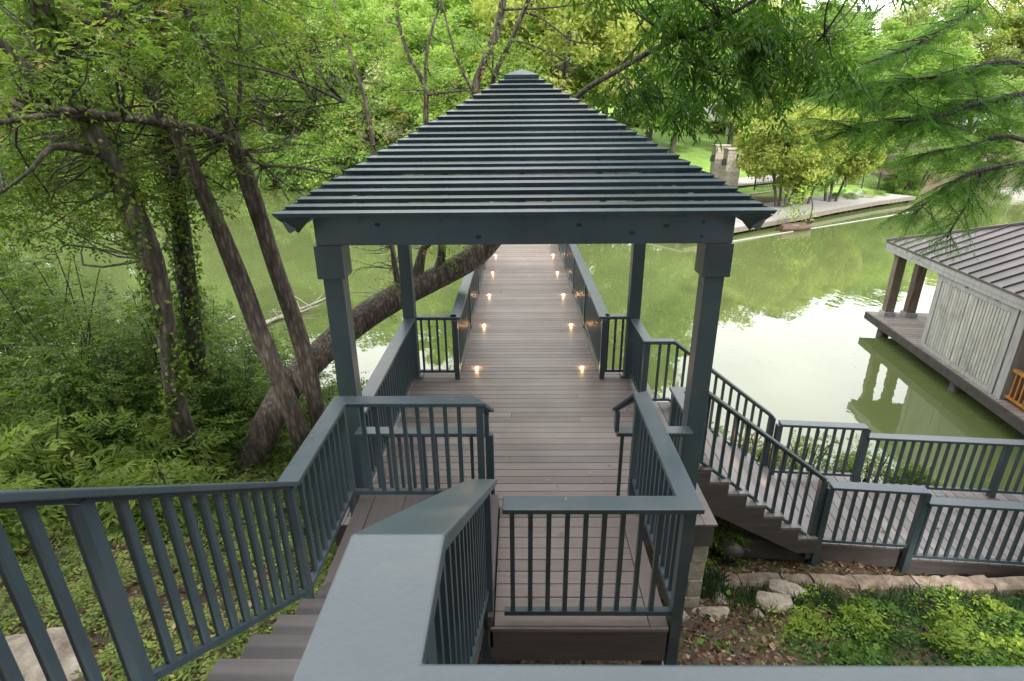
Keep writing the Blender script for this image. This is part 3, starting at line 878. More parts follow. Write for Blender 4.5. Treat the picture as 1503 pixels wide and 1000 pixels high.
def sprays(lv, C, rad, n, L=.28, nl=11, ll=.07, lw=.38, droop=.3, r0=.5, rv=.6, fine=False, flat=.6, out=.7):
    """n compound leaves in a soft ellipsoid clump around C"""
    C = np.asarray(C, float)
    d = rng.normal(0, 1, (n, 3)); d = nrm(d) * (rng.random((n, 1)) ** .45)
    d *= np.array([rad, rad, rad * flat])
    B = C + d
    T = nrm(rng.normal(0, .6, (n, 3)) * [1, 1, .35] + nrm(d) * out)
    U = nrm(np.array([0, 0, 1]) + rng.normal(0, .35, (n, 3)))
    pinnate(lv, B, T, U, L * (.6 + .7 * rng.random(n)), nl, ll, lw, droop, r0, rv, fine)

def loose(lv, P, ll, lw=.5, r0=.5, rv=.8, up=.8, fine=False):
    m = len(P)
    D = nrm(rng.normal(0, 1, (m, 3)) * [1, 1, .5]); N = nrm(rng.normal(0, .6, (m, 3)) + [0, 0, up])
    k = ll * (.6 + .8 * rng.random(m))
    lv.add(P, D, N, k, k * lw, r0 + (rng.random(m) - .5) * rv, fine)

def branchlet(mb, p, q, r, n=5):
    p = np.array(p, float); q = np.array(q, float); L = np.linalg.norm(q - p)
    m1 = p + (q - p) * .4 + rng.normal(0, .06 * L, 3); m2 = p + (q - p) * .75 + rng.normal(0, .06 * L, 3)
    mb.tube([p, m1, m2, q], [r, r * .75, r * .5, r * .25], n, 3, .03)

# ------------------------------------------------------------------ left bank trees
def px(list_):           # (u, v, Y, width px) -> points, radii
    P = []; Rr = []
    for (u, v, Y_, wd) in list_:
        p = at(u, v, Y_); P.append(p)
        Rr.append(wd / F_PX * np.linalg.norm(p - [0, 0, CAM_H]) * .42)
    return P, Rr

def tree(name, label, trunk_sets, barkm, crown_fn, leafm, ivy=None, group=None, cat='tree'):
    base = trunk_sets[0][0][0].copy()
    gzb = float(gz(base[0], base[1]))
    root = empty(name, (base[0], base[1], gzb), label, cat, group)
    mb = MB()
    P, Rr = trunk_sets[0]
    d0 = P[0] - P[1]; d0 = d0 / np.linalg.norm(d0)
    foot = np.array([P[0][0] + d0[0] * .2, P[0][1] + d0[1] * .2, min(gzb, P[0][2]) - .35])
    mb.tube([foot] + list(P), [Rr[0] * 1.12] + list(Rr), 14, 5, .05)
    obj('trunk', mb, barkm, root, smooth=True)
    lv = Leaves(); lb = MB(); 
    for (P, Rr) in trunk_sets[1:]: lb.tube(P, Rr, 9, 4, .05)
    crown_fn(lv, lb)
    if lb.v: obj('limbs', lb, barkm, root, smooth=True)
    if lv.V: lv.build('crown', leafm, root)
    if ivy: ivy(root)
    return root

def clumps_px(lv, lb, spec, n, rad, attach, **kw):
    """clumps spread in a block of directions and depths; twigs join the nearest limb point"""
    A = np.array(attach)
    (u0, u1, v0, v1, y0, y1, cnt) = spec
    for _ in range(cnt):
        p = at(u0 + (u1 - u0) * rng.random(), v0 + (v1 - v0) * rng.random(), y0 + (y1 - y0) * rng.random())
        k = np.argmin(np.linalg.norm(A - p, axis=1))
        if lb is not None and np.linalg.norm(A[k] - p) > .3: branchlet(lb, A[k], p, .012 + .008 * rng.random())
        sprays(lv, p, rad * (.7 + .6 * rng.random()), n, r0=.25 + .5 * rng.random(), **kw)

# ivy-clad grey trunk
T1 = px([(290, 690, 7.2, 34), (262, 600, 7.1, 26), (242, 470, 7.0, 27), (222, 380, 6.9, 31), (178, 270, 6.8, 25), (125, 175, 6.7, 24), (72, 75, 6.6, 30), (45, -80, 6.5, 28), (20, -260, 6.4, 20)])
def ivy1(root):
    lv = Leaves()
    P, Rr = T1
    for i in range(1, 7):
        for t in np.linspace(0, 1, 6, endpoint=False):
            p = P[i] * (1 - t) + P[i + 1] * t
            m = int(130 * rng.random() ** 1.3) + 12
            a = rng.normal(rng.choice([0.2, 2.8]), .9, m)
            d = np.stack([np.cos(a), np.sin(a) * -1, rng.normal(0, .5, m)], 1)
            Q = p + d * [Rr[i] * 1.15, Rr[i] * 1.15, .18] + rng.normal(0, .03, (m, 3))
            lv.add(Q, nrm(rng.normal(0, .6, (m, 3)) + [0, 0, -.5]), nrm(d + rng.normal(0, .3, (m, 3))), .075 * (.6 + .7 * rng.random(m)), .055 * (.7 + .5 * rng.random(m)), .4 + .7 * (rng.random(m) - .3))
    lv.build('ivy', M['leaf_bush'], root)
def crown1(lv, lb):
    A = T1[0][3:8]
    limb = px([(150, 225, 6.75, 12), (90, 215, 6.3, 9), (66, 225, 6.1, 7), (45, 250, 6.0, 5), (6, 280, 5.9, 3)])
    lb.tube(limb[0], limb[1], 7)
    l2 = px([(66, 160, 6.6, 20), (30, 90, 6.4, 14), (-60, 20, 6.2, 8)])
    lb.tube(l2[0], l2[1], 8)
    clumps_px(lv, lb, (-60, 330, -120, 140, 6.6, 9.5, 60), 30, .50, A + limb[0], L=.26, nl=9, ll=.075, lw=.42)
    clumps_px(lv, lb, (-60, 220, 190, 345, 6.8, 9.5, 46), 28, .45, A + limb[0], L=.26, nl=9, ll=.075, lw=.42)
tree('leafy_tree', 'grey-barked tree wrapped in ivy, leftmost thick trunk of the near bank', [T1], M['bark_grey'], crown1, M['leaf_near'], ivy1)

T2 = px([(300, 600, 9.2, 30), (285, 500, 9.2, 26), (272, 400, 9.1, 26), (262, 300, 9.0, 24), (245, 200, 9.0, 20), (235, 90, 8.9, 18), (230, -60, 8.8, 14)])
def ivy2(root):
    lv = Leaves(); P, Rr = T2
    for i in range(0, 5):
        for t in np.linspace(0, 1, 8, endpoint=False):
            p = P[i] * (1 - t) + P[i + 1] * t
            m = 60
            d = nrm(rng.normal(0, 1, (m, 3)))
            Q = p + d * [Rr[i] * 1.6, Rr[i] * 1.6, .16]
            lv.add(Q, nrm(rng.normal(0, .6, (m, 3)) + [0, 0, -.6]), nrm(d + rng.normal(0, .3, (m, 3))), .085 * (.6 + .7 * rng.random(m)), .06 * (.7 + .5 * rng.random(m)), .1 + .5 * rng.random(m))
    lv.build('ivy', M['leaf_bush'], root)
def crown2(lv, lb):
    clumps_px(lv, lb, (60, 420, -100, 260, 8.0, 12, 55), 24, .6, T2[0][3:], L=.3, nl=9, ll=.09, lw=.42)
tree('leafy_tree', 'slim dark trunk thickly covered with ivy behind the grey-barked tree', [T2], M['bark_dark'], crown2, M['leaf_near'], ivy2)

T3 = px([(446, 655, 7.7, 30), (420, 580, 7.7, 29), (385, 500, 7.6, 28), (352, 410, 7.5, 27), (318, 325, 7.4, 25), (282, 250, 7.3, 24), (255, 185, 7.2, 20), (205, 110, 7.0, 16), (165, 40, 6.9, 14), (140, -80, 6.8, 10)])
T3b = px([(255, 188, 7.2, 12), (215, 178, 7.0, 11), (150, 172, 6.7, 11), (95, 166, 6.4, 10), (40, 160, 6.2, 9), (-20, 140, 6.0, 8)])
T3c = px([(95, 166, 6.4, 8), (50, 172, 6.2, 8), (0, 180, 6.0, 7), (-60, 185, 5.9, 6)])
def crown3(lv, lb):
    clumps_px(lv, lb, (-40, 380, -80, 300, 7.0, 10, 70), 26, .45, T3[0][5:9] + T3b[0], L=.25, nl=9, ll=.07, lw=.4)
tree('leafy_tree', 'tall brown trunk leaning left, the left one of the close pair beside the gazebo', [T3, T3b, T3c], M['bark'], crown3, M['leaf_near'])

T4 = px([(468, 625, 8.0, 27), (452, 540, 8.0, 26), (432, 470, 8.0, 26), (408, 405, 7.9, 26), (384, 330, 7.8, 25), (358, 250, 7.7, 24), (342, 205, 7.6, 23), (330, 165, 7.6, 15), (312, 90, 7.5, 12), (270, 10, 7.4, 10), (240, -90, 7.3, 8)])
T4b = px([(345, 212, 7.6, 16), (315, 198, 7.2, 15), (280, 188, 6.9, 13), (235, 178, 6.6, 12), (180, 172, 6.4, 11), (120, 165, 6.2, 10), (50, 158, 6.0, 9), (-10, 150, 5.9, 8)])
T4c = px([(345, 205, 7.6, 8), (352, 150, 7.6, 6), (352, 80, 7.5, 5), (350, -20, 7.5, 4)])
T4d = px([(360, 222, 7.7, 7), (385, 243, 7.5, 5), (430, 245, 7.2, 4), (490, 256, 7.0, 2.5)])
T4e = px([(352, 150, 7.6, 4), (400, 148, 7.3, 4), (460, 150, 7.0, 2.5)])
T4f = px([(358, 172, 7.6, 5), (410, 172, 7.2, 4), (455, 158, 7.0, 3), (505, 150, 6.8, 2)])
T4g = px([(385, 243, 7.5, 4), (405, 262, 7.4, 3), (424, 295, 7.3, 2)])
def crown4(lv, lb):
    att = T4[0][6:] + T4b[0] + T4c[0] + T4d[0] + T4e[0] + T4f[0]
    clumps_px(lv, lb, (250, 500, -80, 140, 6.4, 9.5, 46), 22, .42, att, L=.24, nl=9, ll=.068, lw=.36)
    clumps_px(lv, lb, (-20, 330, 20, 150, 4.9, 6.0, 16), 16, .3, att, L=.24, nl=9, ll=.07, lw=.36)
    clumps_px(lv, lb, (120, 460, 190, 300, 7.2, 9.5, 14), 18, .34, att, L=.22, nl=9, ll=.06, lw=.36)
    clumps_px(lv, lb, (300, 520, 120, 290, 6.6, 9.5, 15), 16, .38, att, L=.24, nl=9, ll=.06, lw=.34)
    for _ in range(70):     # fine bare twigs
        p = at(330 + 190 * rng.random(), 60 + 260 * rng.random(), 7 + 1.2 * rng.random()); k = rng.integers(len(att))
        k = int(np.argmin(np.linalg.norm(np.array(att) - p, axis=1))); q = att[k]; lb.tube([q, (p + q) / 2 + rng.normal(0, .08, 3), p], [.010, .006, .002], 4, 4, 0)
tree('leafy_tree', 'brown trunk with a long limb reaching left, nearest to the gazebo corner', [T4, T4b, T4c, T4d, T4e, T4f, T4g], M['bark'], crown4, M['leaf_near'])

# leaning tree passing behind the gazebo and arching over it
T5 = px([(362, 700, 7.6, 44), (400, 605, 8.0, 44), (445, 545, 8.5, 46), (510, 485, 9.1, 45), (575, 440, 9.6, 43), (640, 408, 9.9, 41), (690, 380, 10.0, 40), (722, 352, 10.0, 36), (750, 310, 9.8, 30), (785, 240, 9.3, 20), (820, 180, 8.8, 12), (853, 137, 8.4, 9), (905, 105, 7.8, 8), (955, 75, 7.3, 8), (1000, 55, 7.0, 7), (1060, 28, 6.7, 6), (1120, -8, 6.5, 4)])
U1 = px([(705, 368, 10, 26), (700, 290, 10.1, 20), (694, 200, 10.1, 17), (698, 128, 10.1, 14), (716, 80, 10.1, 13), (730, 40, 10.1, 12), (738, 0, 10.1, 11), (745, -90, 10.1, 8)])
U2 = px([(700, 260, 10.1, 11), (712, 180, 10, 9), (726, 112, 9.9, 8), (750, 60, 9.9, 7), (775, 2, 9.8, 7), (800, -60, 9.8, 5)])
U3 = px([(640, 405, 9.9, 18), (648, 372, 9.9, 15), (646, 330, 9.9, 13), (632, 250, 9.9, 10), (625, 175, 9.9, 9), (624, 130, 9.9, 8), (602, 85, 9.9, 6), (588, 45, 9.9, 5), (578, -20, 9.9, 4)])
U3b = px([(624, 132, 9.9, 5), (625, 90, 9.9, 5), (632, 50, 9.9, 4), (652, -10, 9.9, 3)])
U3c = px([(624, 140, 9.9, 4), (668, 134, 9.8, 3), (694, 133, 9.8, 2)])
U4 = px([(612, 425, 9.8, 22), (615, 395, 9.8, 18), (622, 365, 9.8, 14), (640, 345, 9.7, 12), (660, 300, 9.6, 8), (640, 220, 9.6, 5)])
U5 = px([(590, 440, 9.7, 14), (580, 395, 9.7, 10), (575, 360, 9.7, 8), (560, 300, 9.6, 6), (548, 215, 9.6, 8), (540, 165, 9.6, 7), (528, 120, 9.6, 6), (505, 50, 9.5, 4), (480, -30, 9.5, 3)])
U6 = px([(694, 135, 10, 4), (672, 90, 9.9, 4), (660, 50, 9.8, 3), (645, -10, 9.7, 3)])
U7 = px([(905, 105, 7.8, 4), (922, 120, 7.6, 3), (935, 138, 7.5, 2)])
U8 = px([(950, 76, 7.3, 4), (1000, 88, 7, 4), (1060, 108, 6.8, 3), (1120, 120, 6.6, 2)])
U9 = px([(1000, 55, 7.0, 4), (1070, 60, 6.7, 4), (1140, 62, 6.5, 3), (1210, 50, 6.4, 2)])
U10 = px([(905, 105, 7.8, 5), (960, 40, 7.6, 4), (1010, -10, 7.5, 3)])
U11 = px([(738, 14, 10.1, 4), (800, 12, 9.6, 3), (860, 5, 9.3, 2)])
U12 = px([(770, 18, 9.9, 4), (800, 30, 9.7, 3), (840, 60, 9.5, 2), (880, 65, 9.4, 1.5)])
def crown5(lv, lb):
    att = U1[0][2:] + U2[0][1:] + U3[0][3:] + U3b[0] + U5[0][3:] + U6[0]
    clumps_px(lv, lb, (500, 860, -90, 190, 8.6, 11.5, 44), 15, .50, att, L=.28, nl=9, ll=.085, lw=.36)
    clumps_px(lv, lb, (520, 760, -250, -60, 7.5, 11, 14), 20, .6, att, L=.3, nl=9, ll=.09, lw=.36)
    # low sprouts near the arching trunk
    for (u, v) in ((660, 375), (690, 350), (640, 362), (575, 410), (560, 450), (590, 420)):
        sprays(lv, at(u, v, 9.7), .16, 12, L=.2, nl=9, ll=.07, lw=.36, r0=.7)
    # many thin bare twigs over the water
    for _ in range(60):
        p = at(510 + 150 * rng.random(), 350 + 90 * rng.random(), 9.7 + rng.random() * .8)
        A_ = np.array(U3[0][:4] + U4[0] + U5[0][:3]); q = A_[int(np.argmin(np.linalg.norm(A_ - p, axis=1)))]; lb.tube([q, (p + q) / 2 + rng.normal(0, .10, 3), p], [.012, .007, .003], 4, 4, 0)
root = tree('leaning_tree', 'big tree leaning right behind the gazebo, its bough arching over the walkway', [T5, U1, U2, U3, U3b, U3c, U4, U5, U6, U7, U8, U9, U10, U11, U12], M['bark'], crown5, M['leaf_near'])
lv = Leaves(); lb = MB()
att = [p for S_ in (T5[0][12:], U8[0], U9[0], U10[0], U7[0]) for p in S_]
def pecan(cnt, u0, u1, v0, v1, y0, y1, n=9):
    A_ = np.array(att)
    for _ in range(cnt):
        p = at(u0 + (u1 - u0) * rng.random(), v0 + (v1 - v0) * rng.random(), y0 + (y1 - y0) * rng.random())
        k = np.argmin(np.linalg.norm(A_ - p, axis=1)); branchlet(lb, A_[k], p, .010)
        m = n
        B = p + rng.normal(0, .10, (m, 3)); T_ = nrm(rng.normal(0, .7, (m, 3)) * [1, 1, .4] + [0.15, 0, -.35]); U_ = nrm(rng.normal(0, .4, (m, 3)) + [0, 0, 1])
        pinnate(lv, B, T_, U_, .30 * (.7 + .5 * rng.random(m)), 11, .115, .27, .45, .25 + .4 * rng.random(), .4, True, .75)
pecan(30, 960, 1200, -10, 95, 6.3, 7.6)
pecan(12, 1080, 1245, 20, 90, 6.2, 7.0)
pecan(13, 900, 1060, 60, 170, 7.0, 8.0)
pecan(5, 1000, 1150, 100, 160, 6.4, 7.4)
pecan(4, 1000, 1120, 130, 180, 7.2, 8.2, 6)
pecan(55, 840, 1330, -330, -20, 5.4, 8.5)
lv.build('drooping_foliage', M['leaf_pecan'], root)
obj('twigs', lb, M['bark_dark'], root, smooth=True)

# ------------------------------------------------------------------ feathery conifer on the right
C0 = px([(1700, 700, 9.5, 90), (1680, 400, 9.5, 70), (1660, 100, 9.5, 56), (1640, -200, 9.5, 40)])
C1 = px([(1660, 100, 9.5, 16), (1560, 125, 9.2, 11), (1503, 138, 8.9, 9), (1440, 152, 8.6, 8), (1380, 170, 8.3, 6), (1330, 178, 8.1, 4), (1250, 190, 7.9, 2)])
C2 = px([(1645, -150, 9.5, 14), (1540, -90, 9, 10), (1450, -10, 8.5, 8), (1418, 22, 8.3, 6), (1360, 60, 8.0, 4), (1290, 88, 7.8, 2)])
C3 = px([(1670, 220, 9.5, 14), (1580, 225, 9.2, 10), (1500, 240, 8.8, 8), (1440, 250, 8.5, 6), (1395, 270, 8.3, 4), (1345, 310, 8.1, 2)])
C4 = px([(1440, 250, 8.5, 5), (1425, 290, 8.4, 4), (1400, 330, 8.3, 3), (1390, 350, 8.2, 2)])
C5 = px([(1560, 125, 9.2, 8), (1480, 90, 8.8, 6), (1400, 110, 8.4, 5), (1330, 118, 8.2, 3), (1250, 130, 8.0, 2)])
C6 = px([(1560, 230, 9.1, 8), (1480, 200, 8.7, 5), (1420, 215, 8.5, 3), (1360, 225, 8.3, 2)])
root = empty('feathery_conifer', (C0[0][0][0], C0[0][0][1], float(gz(C0[0][0][0], C0[0][0][1]))), 'feathery green conifer reaching in from the right edge above the boathouse', 'tree')
mb = MB(); foot = C0[0][0].copy(); foot[2] = -3.0
mb.tube([foot] + C0[0], [C0[1][0] * 1.3] + C0[1], 14, 4, .06); obj('trunk', mb, M['bark'], root, smooth=True)
mb = MB(); lv = Leaves()
def frond_batch(pts, n, spread, L0, sag, dens=1.0):
    P = np.array(pts)
    for i in range(len(P) - 1):
        seg = P[i + 1] - P[i]; m = int(1.9 * n * np.linalg.norm(seg) * dens)
        for _ in range(m):
            t = rng.random(); b0 = P[i] + seg * t
            # a side twig, then fronds in a flat row along it
            d = nrm(np.array([seg[0], seg[1], 0]) * .9 / (np.linalg.norm(seg) + 1e-6) + rng.normal(0, .55, 3) * [1, 1, .35])
            LL = spread * (.5 + .8 * rng.random())
            e = b0 + d * LL; e[2] -= sag * LL * (.6 + .6 * rng.random())
            mid = (b0 + e) / 2 + [0, 0, .04 * LL]
            mb.tube([b0, mid, e], [.008, .005, .002], 4, 3, 0)
            k = int(11 * LL / .5) + 4
            tt = np.linspace(.15, 1, k)[:, None]
            Bp = (1 - tt) ** 2 * b0 + 2 * tt * (1 - tt) * mid + tt ** 2 * e
            dirv = nrm(e - b0); sdv = nrm(np.cross(dirv, [0, 0, 1]))
            sg = np.where(np.arange(k) % 2, 1, -1)[:, None]
            T_ = nrm(dirv * .8 + sdv * sg * .7 + rng.normal(0, .18, (k, 3)) + [0, 0, -.12 - sag * .3])
            U_ = nrm(np.array([0, 0, 1]) + rng.normal(0, .25, (k, 3)))
            pinnate(lv, Bp, T_, U_, L0 * (.6 + .6 * rng.random(k)), 18, .045, .20, .3, .2 + .6 * rng.random(), .3, False, 1.0)
frond_batch(C1[0][2:], 20, .75, .17, .25)
frond_batch(C5[0][1:], 17, .75, .17, .3)
frond_batch(C2[0][1:], 13, .7, .17, .45)
frond_batch(C3[0][1:], 12, .65, .16, .5)
frond_batch(C4[0], 9, .45, .15, 1.0)
frond_batch(C6[0][1:], 10, .5, .16, .3)
for c_ in (C1, C2, C3, C4, C5, C6): mb.tube(c_[0], c_[1], 8, 4, .04)
obj('limbs', mb, M['bark_dark'], root, smooth=True)
lv.build('crown', M['leaf_cyp'], root)

# ------------------------------------------------------------------ shrubs on the left bank
def shrub(x, y, rx, ry, h, n, leafm, label, ll=.07, lw=.4, nl=7, L=.2, name='shrub', group='shrubs on the left bank', fine=False, r0=.45, z=None, nc=26):
    z0 = float(gz(x, y)) if z is None else z
    root = empty(name, (x, y, z0), label, 'shrub', group)
    mb = MB(); lv = Leaves()
    ns = 9
    tips = []
    for k in range(ns):
        a = 2 * math.pi * k / ns + rng.random() * .5
        e = np.array([x + rx * .7 * math.cos(a) * rng.random(), y + ry * .7 * math.sin(a) * rng.random(), z0 + h * (.6 + .35 * rng.random())])
        p0 = np.array([x + .1 * math.cos(a), y + .1 * math.sin(a), z0 - .1])
        mb.tube([p0, (p0 + e) / 2 + rng.normal(0, .05 * h, 3), e], [.02, .013, .006], 5, 3, 0.02); tips.append(e)
    obj('stems', mb, M['bark_dark'], root, smooth=True)
    d = nrm(rng.normal(0, 1, (nc, 3))); d[:, 2] = np.abs(d[:, 2]) * 1.0; sc_ = .45 + .5 * rng.random((nc, 1))
    C = np.array([x, y, z0 + h * .12]) + d * np.array([rx, ry, h * .85]) * sc_
    for c in C:
        sprays(lv, c, .33 * min(rx, h), max(4, n // nc), L=L, nl=nl, ll=ll, lw=lw, droop=.25, r0=r0 + .35 * (rng.random() - .5), rv=.4, flat=.75, fine=fine)
    lv.build('foliage', leafm, root)
    return root

SH = [(-5.0, 8.8, 1.2, 1.1, 1.7, 'bush_dark', 'dense green shrub at the foot of the ivy-covered trunks'),
      (-6.3, 9.3, 1.5, 1.3, 2.9, 'bush_dark', 'tall green shrub left of the ivy-covered trunks'),
      (-8.0, 9.2, 1.7, 1.4, 3.7, 'bush_dark', 'tall dense shrub against the left edge below the branches'),
      (-10.2, 10.2, 1.8, 1.5, 4.1, 'bush_dark', 'tallest shrub cut by the left edge of the view'),
      (-5.3, 10.9, 1.2, 1.0, 1.7, 'bush_dark', 'shrub at the water edge between the ivy trunk and the leaning pair'),
      (-6.9, 7.7, 1.4, 1.1, 2.4, 'bush_dark', 'shaded shrub just beyond the pale leafy undergrowth'),
      (-3.7, 9.8, .9, .8, .9, 'bush_mid', 'low shrub behind the base of the leaning tree'),
      (-2.9, 8.2, .8, .8, .8, 'bush_mid', 'low bright shrub between the leaning tree and the gazebo'),
      (-5.2, 7.2, 1.0, .8, 1.0, 'light', 'pale green leafy shrub left of the leaning tree base'),
      (-6.1, 6.0, 1.1, .8, 1.4, 'light', 'pale green shrub with pointed leaves above the left stair railing'),
      (-4.5, 5.6, .9, .6, .8, 'light', 'low pale shrub close behind the left stair railing'),
      (-8.2, 6.8, 1.4, 1.0, 2.0, 'light', 'pale green shrub at the left edge above the stair railing'),
      (-5.6, 4.3, .8, .6, 1.0, 'light', 'pale leafy shrub with drooping tips at the left end of the stair railing'),
      (-2.7, 6.6, .6, .6, .7, 'bush_mid', 'small green shrub beside the stair railing post below the gazebo'),
      (-12.4, 12.2, 2.2, 1.6, 4.6, 'bush_dark', 'far left shrub mass beside the lake'),
      (-8.0, 12.0, 1.6, 1.0, 2.9, 'bush_dark', 'green shrub at the lake edge left of the ivy trunk')]
for (x, y, rx, ry, h, kd, lb_) in SH:
    if kd == 'light': shrub(x, y, rx, ry, h, 480, M['leaf_light'], lb_, ll=.135, lw=.30, nl=9, L=.30, fine=True)
    elif kd == 'bush_mid': shrub(x, y, rx, ry, h, 420, M['leaf_light'], lb_, ll=.075, lw=.40, nl=7, L=.2, r0=.3)
    else: shrub(x, y, rx, ry, h, int(780 * rx * (1 + .25 * h)), M['leaf_bush'], lb_, ll=.080, lw=.42, nl=9, L=.24, nc=int(24 * (1 + .4 * h)))

# plants between the dock and the lake
for (x, y, s_, lb_) in ((3.9, 8.1, .5, 'leafy green plant behind the dock stair railing'), (4.7, 7.9, .5, 'leafy plant poking above the far railing of the first dock section'),
                        (3.2, 8.3, .45, 'leafy plant beside the far stair railing near the gazebo'), (5.6, 7.75, .42, 'sprawling plant between the second dock section and the lake'), (6.3, 7.6, .3, 'small plant at the lake edge behind the dock')):
    shrub(x, y, s_ * 1.2, s_ * .8, s_ * 1.9, 380, M['leaf_light'], lb_, ll=.055, lw=.5, nl=7, L=.14, name='leafy_plant', group='plants by the dock', z=-1.75, r0=.55)
shrub(2.55, 5.95, .42, .30, .75, 420, M['ivy'], 'dark glossy plant growing under the dock stairs', ll=.045, lw=.6, nl=7, L=.1, name='leafy_plant', group='plants by the dock')

# ------------------------------------------------------------------ rocks, edging, fallen wood
def rock(name, label, c, sx, sy, sz, rot, mat, seed, group=None):
    r2 = np.random.default_rng(seed)
    import bmesh
    bm = bmesh.new(); bmesh.ops.create_icosphere(bm, subdivisions=4, radius=1)
    pl = [(nrm(r2.normal(0, 1, 3)), .50 + .32 * r2.random()) for _ in range(13)]
    for v in bm.verts:
        p = np.array(v.co)
        for (n_, d_) in pl:
            k = p @ n_ - d_
            if k > 0: p = p - n_ * k * .92
        p = p * (1 + .03 * math.sin(p[0] * 9 + seed) * math.sin(p[1] * 8) + .02 * math.sin(p[2] * 17 + p[0] * 13))
        ca, sa = math.cos(rot), math.sin(rot)
        x_, y_ = p[0] * sx, p[1] * sy
        v.co = (x_ * ca - y_ * sa, x_ * sa + y_ * ca, p[2] * sz)
    me = bpy.data.meshes.new(name); bm.to_mesh(me); bm.free()
    me.polygons.foreach_set('use_smooth', np.full(len(me.polygons), False))
    a = me.attributes.new('rnd', 'FLOAT', 'FACE'); a.data.foreach_set('value', np.full(len(me.polygons), .5, np.float32))
    me.materials.append(mat)
    o = bpy.data.objects.new(name, me); o.location = c; link(o); tag(o, label, 'rock', group)
    return o
rock('boulder', 'large pale limestone boulder at the lower left behind the stair railing', (-3.42, 2.72, float(gz(-3.28, 2.75)) + .02), .56, .46, .34, .2, M['rock'], 3)
def onG(x, y, dz): return (x, y, float(gz(x, y)) + dz)
rock('boulder', 'flat brownish rock nearest the stone edging', onG(3.12, 5.12, .05), .30, .15, .13, -.25, M['rock'], 5, 'rocks below the landing')
rock('boulder', 'rounded pale rock in the middle of the loose rocks', onG(2.86, 4.86, .06), .24, .18, .18, .3, M['rock'], 8, 'rocks below the landing')
rock('boulder', 'low flat rock near the stone pillar foot', onG(2.08, 4.62, .01), .25, .13, .10, .1, M['rock'], 11, 'rocks below the landing')
rock('boulder', 'small rock between the pillar and the loose rocks', onG(2.32, 4.98, .02), .12, .10, .08, .9, M['rock'], 14, 'rocks below the landing')
rock('boulder', 'small rock beside the lower landing corner post', onG(1.72, 4.52, .02), .13, .12, .09, .4, M['rock'], 17, 'rocks below the landing')
rock('boulder', 'small reddish rock half buried in leaf litter', onG(2.56, 4.52, .0), .13, .09, .08, 1.4, M['ledge'], 21, 'rocks below the landing')
rock('boulder', 'pale rock at the foot of the lower landing support', onG(1.15, 3.35, .03), .2, .16, .2, .3, M['rock'], 27, 'rocks below the landing')

root = empty('stone_edging', (2.3, 5.5, -1.6), 'low brownish stone edging wall running along the bank before the dock', 'stone wall')
x = 2.25
k = 0
while x < 11:
    L = .30 + .45 * rng.random()
    b = MB(); yb = 5.31 - .02 * (x - 2.25)
    zt = -1.395; jj = lambda a: a * (rng.random() - .5)
    nn = 5; V_ = []
    for i_ in range(nn + 1):
        xx = x + (L - .014) * i_ / nn; y0_ = yb + jj(.045); y1_ = yb + .21 + jj(.04); z_ = zt + jj(.03)
        V_ += [(xx, y0_ - .01, zt - .35), (xx, y0_, z_ - .035), (xx, y0_ + .03, z_), (xx, (y0_ + y1_) / 2, z_ + jj(.014)), (xx, y1_ - .02, z_ - .006), (xx, y1_, zt - .35)]
    F_ = [tuple(range(6)), tuple(range(nn * 6, nn * 6 + 6))[::-1]] + [(i_ * 6 + k_, i_ * 6 + k_ + 6, i_ * 6 + k_ + 7, i_ * 6 + k_ + 1) for i_ in range(nn) for k_ in range(5)]
    b.add(V_, F_, float(rng.random()))
    obj('edging_stone', b, M['ledge'], root)
    x += L; k += 1

# timber end beneath the dock stairs
root = empty('timber_log', (2.55, 6.35, -1.45), 'rounded brown timber lying under the dock stairs', 'log')
m = MB(); m.tube([(2.75, 5.68, -1.28), (2.60, 6.3, -1.22), (2.35, 7.2, -1.2)], [.12, .125, .12], 16, 4, .02); obj('log_body', m, M['fascia'], root, smooth=True)

# fallen branches in the lake at left
def deadwood(label, pts, r, nb):
    root = empty('fallen_branch', tuple(pts[0]), label, 'branch', 'dead branches lying in the lake')
    m = MB(); m.tube(pts, np.linspace(r, r * .3, len(pts)), 7, 4, .05)
    P = np.array(pts)
    for _ in range(nb):
        i = rng.integers(len(P) - 1); p = P[i] + (P[i + 1] - P[i]) * rng.random()
        q = p + rng.normal(0, .5, 3) * [1, 1, .5] + [0, 0, .2]
        m.tube([p, (p + q) / 2 + rng.normal(0, .06, 3), q], [r * .4, r * .25, r * .1], 5, 3, 0)
    obj('wood', m, M['driftwood'], root, smooth=True)
def wp(u, v, dz=0):
    d = ray(u, v); t_ = (WATER + dz - CAM_H) / d[2]; return np.array([0, 0, CAM_H]) + d * t_
deadwood('bleached branch lying in the water left of the gazebo post', [wp(350, 500, .02), wp(400, 470, .08), wp(440, 455, .1), wp(478, 438, .05)], .07, 10)
deadwood('thin bleached branch nearly parallel to the larger one in the water', [wp(390, 472, .02), wp(430, 462, .1), wp(470, 447, .15)], .045, 8)
deadwood('twiggy dead branch sticking out of the lake behind the left trunks', [wp(345, 465, .02), wp(318, 480, .1), wp(300, 492, .02)], .04, 12)

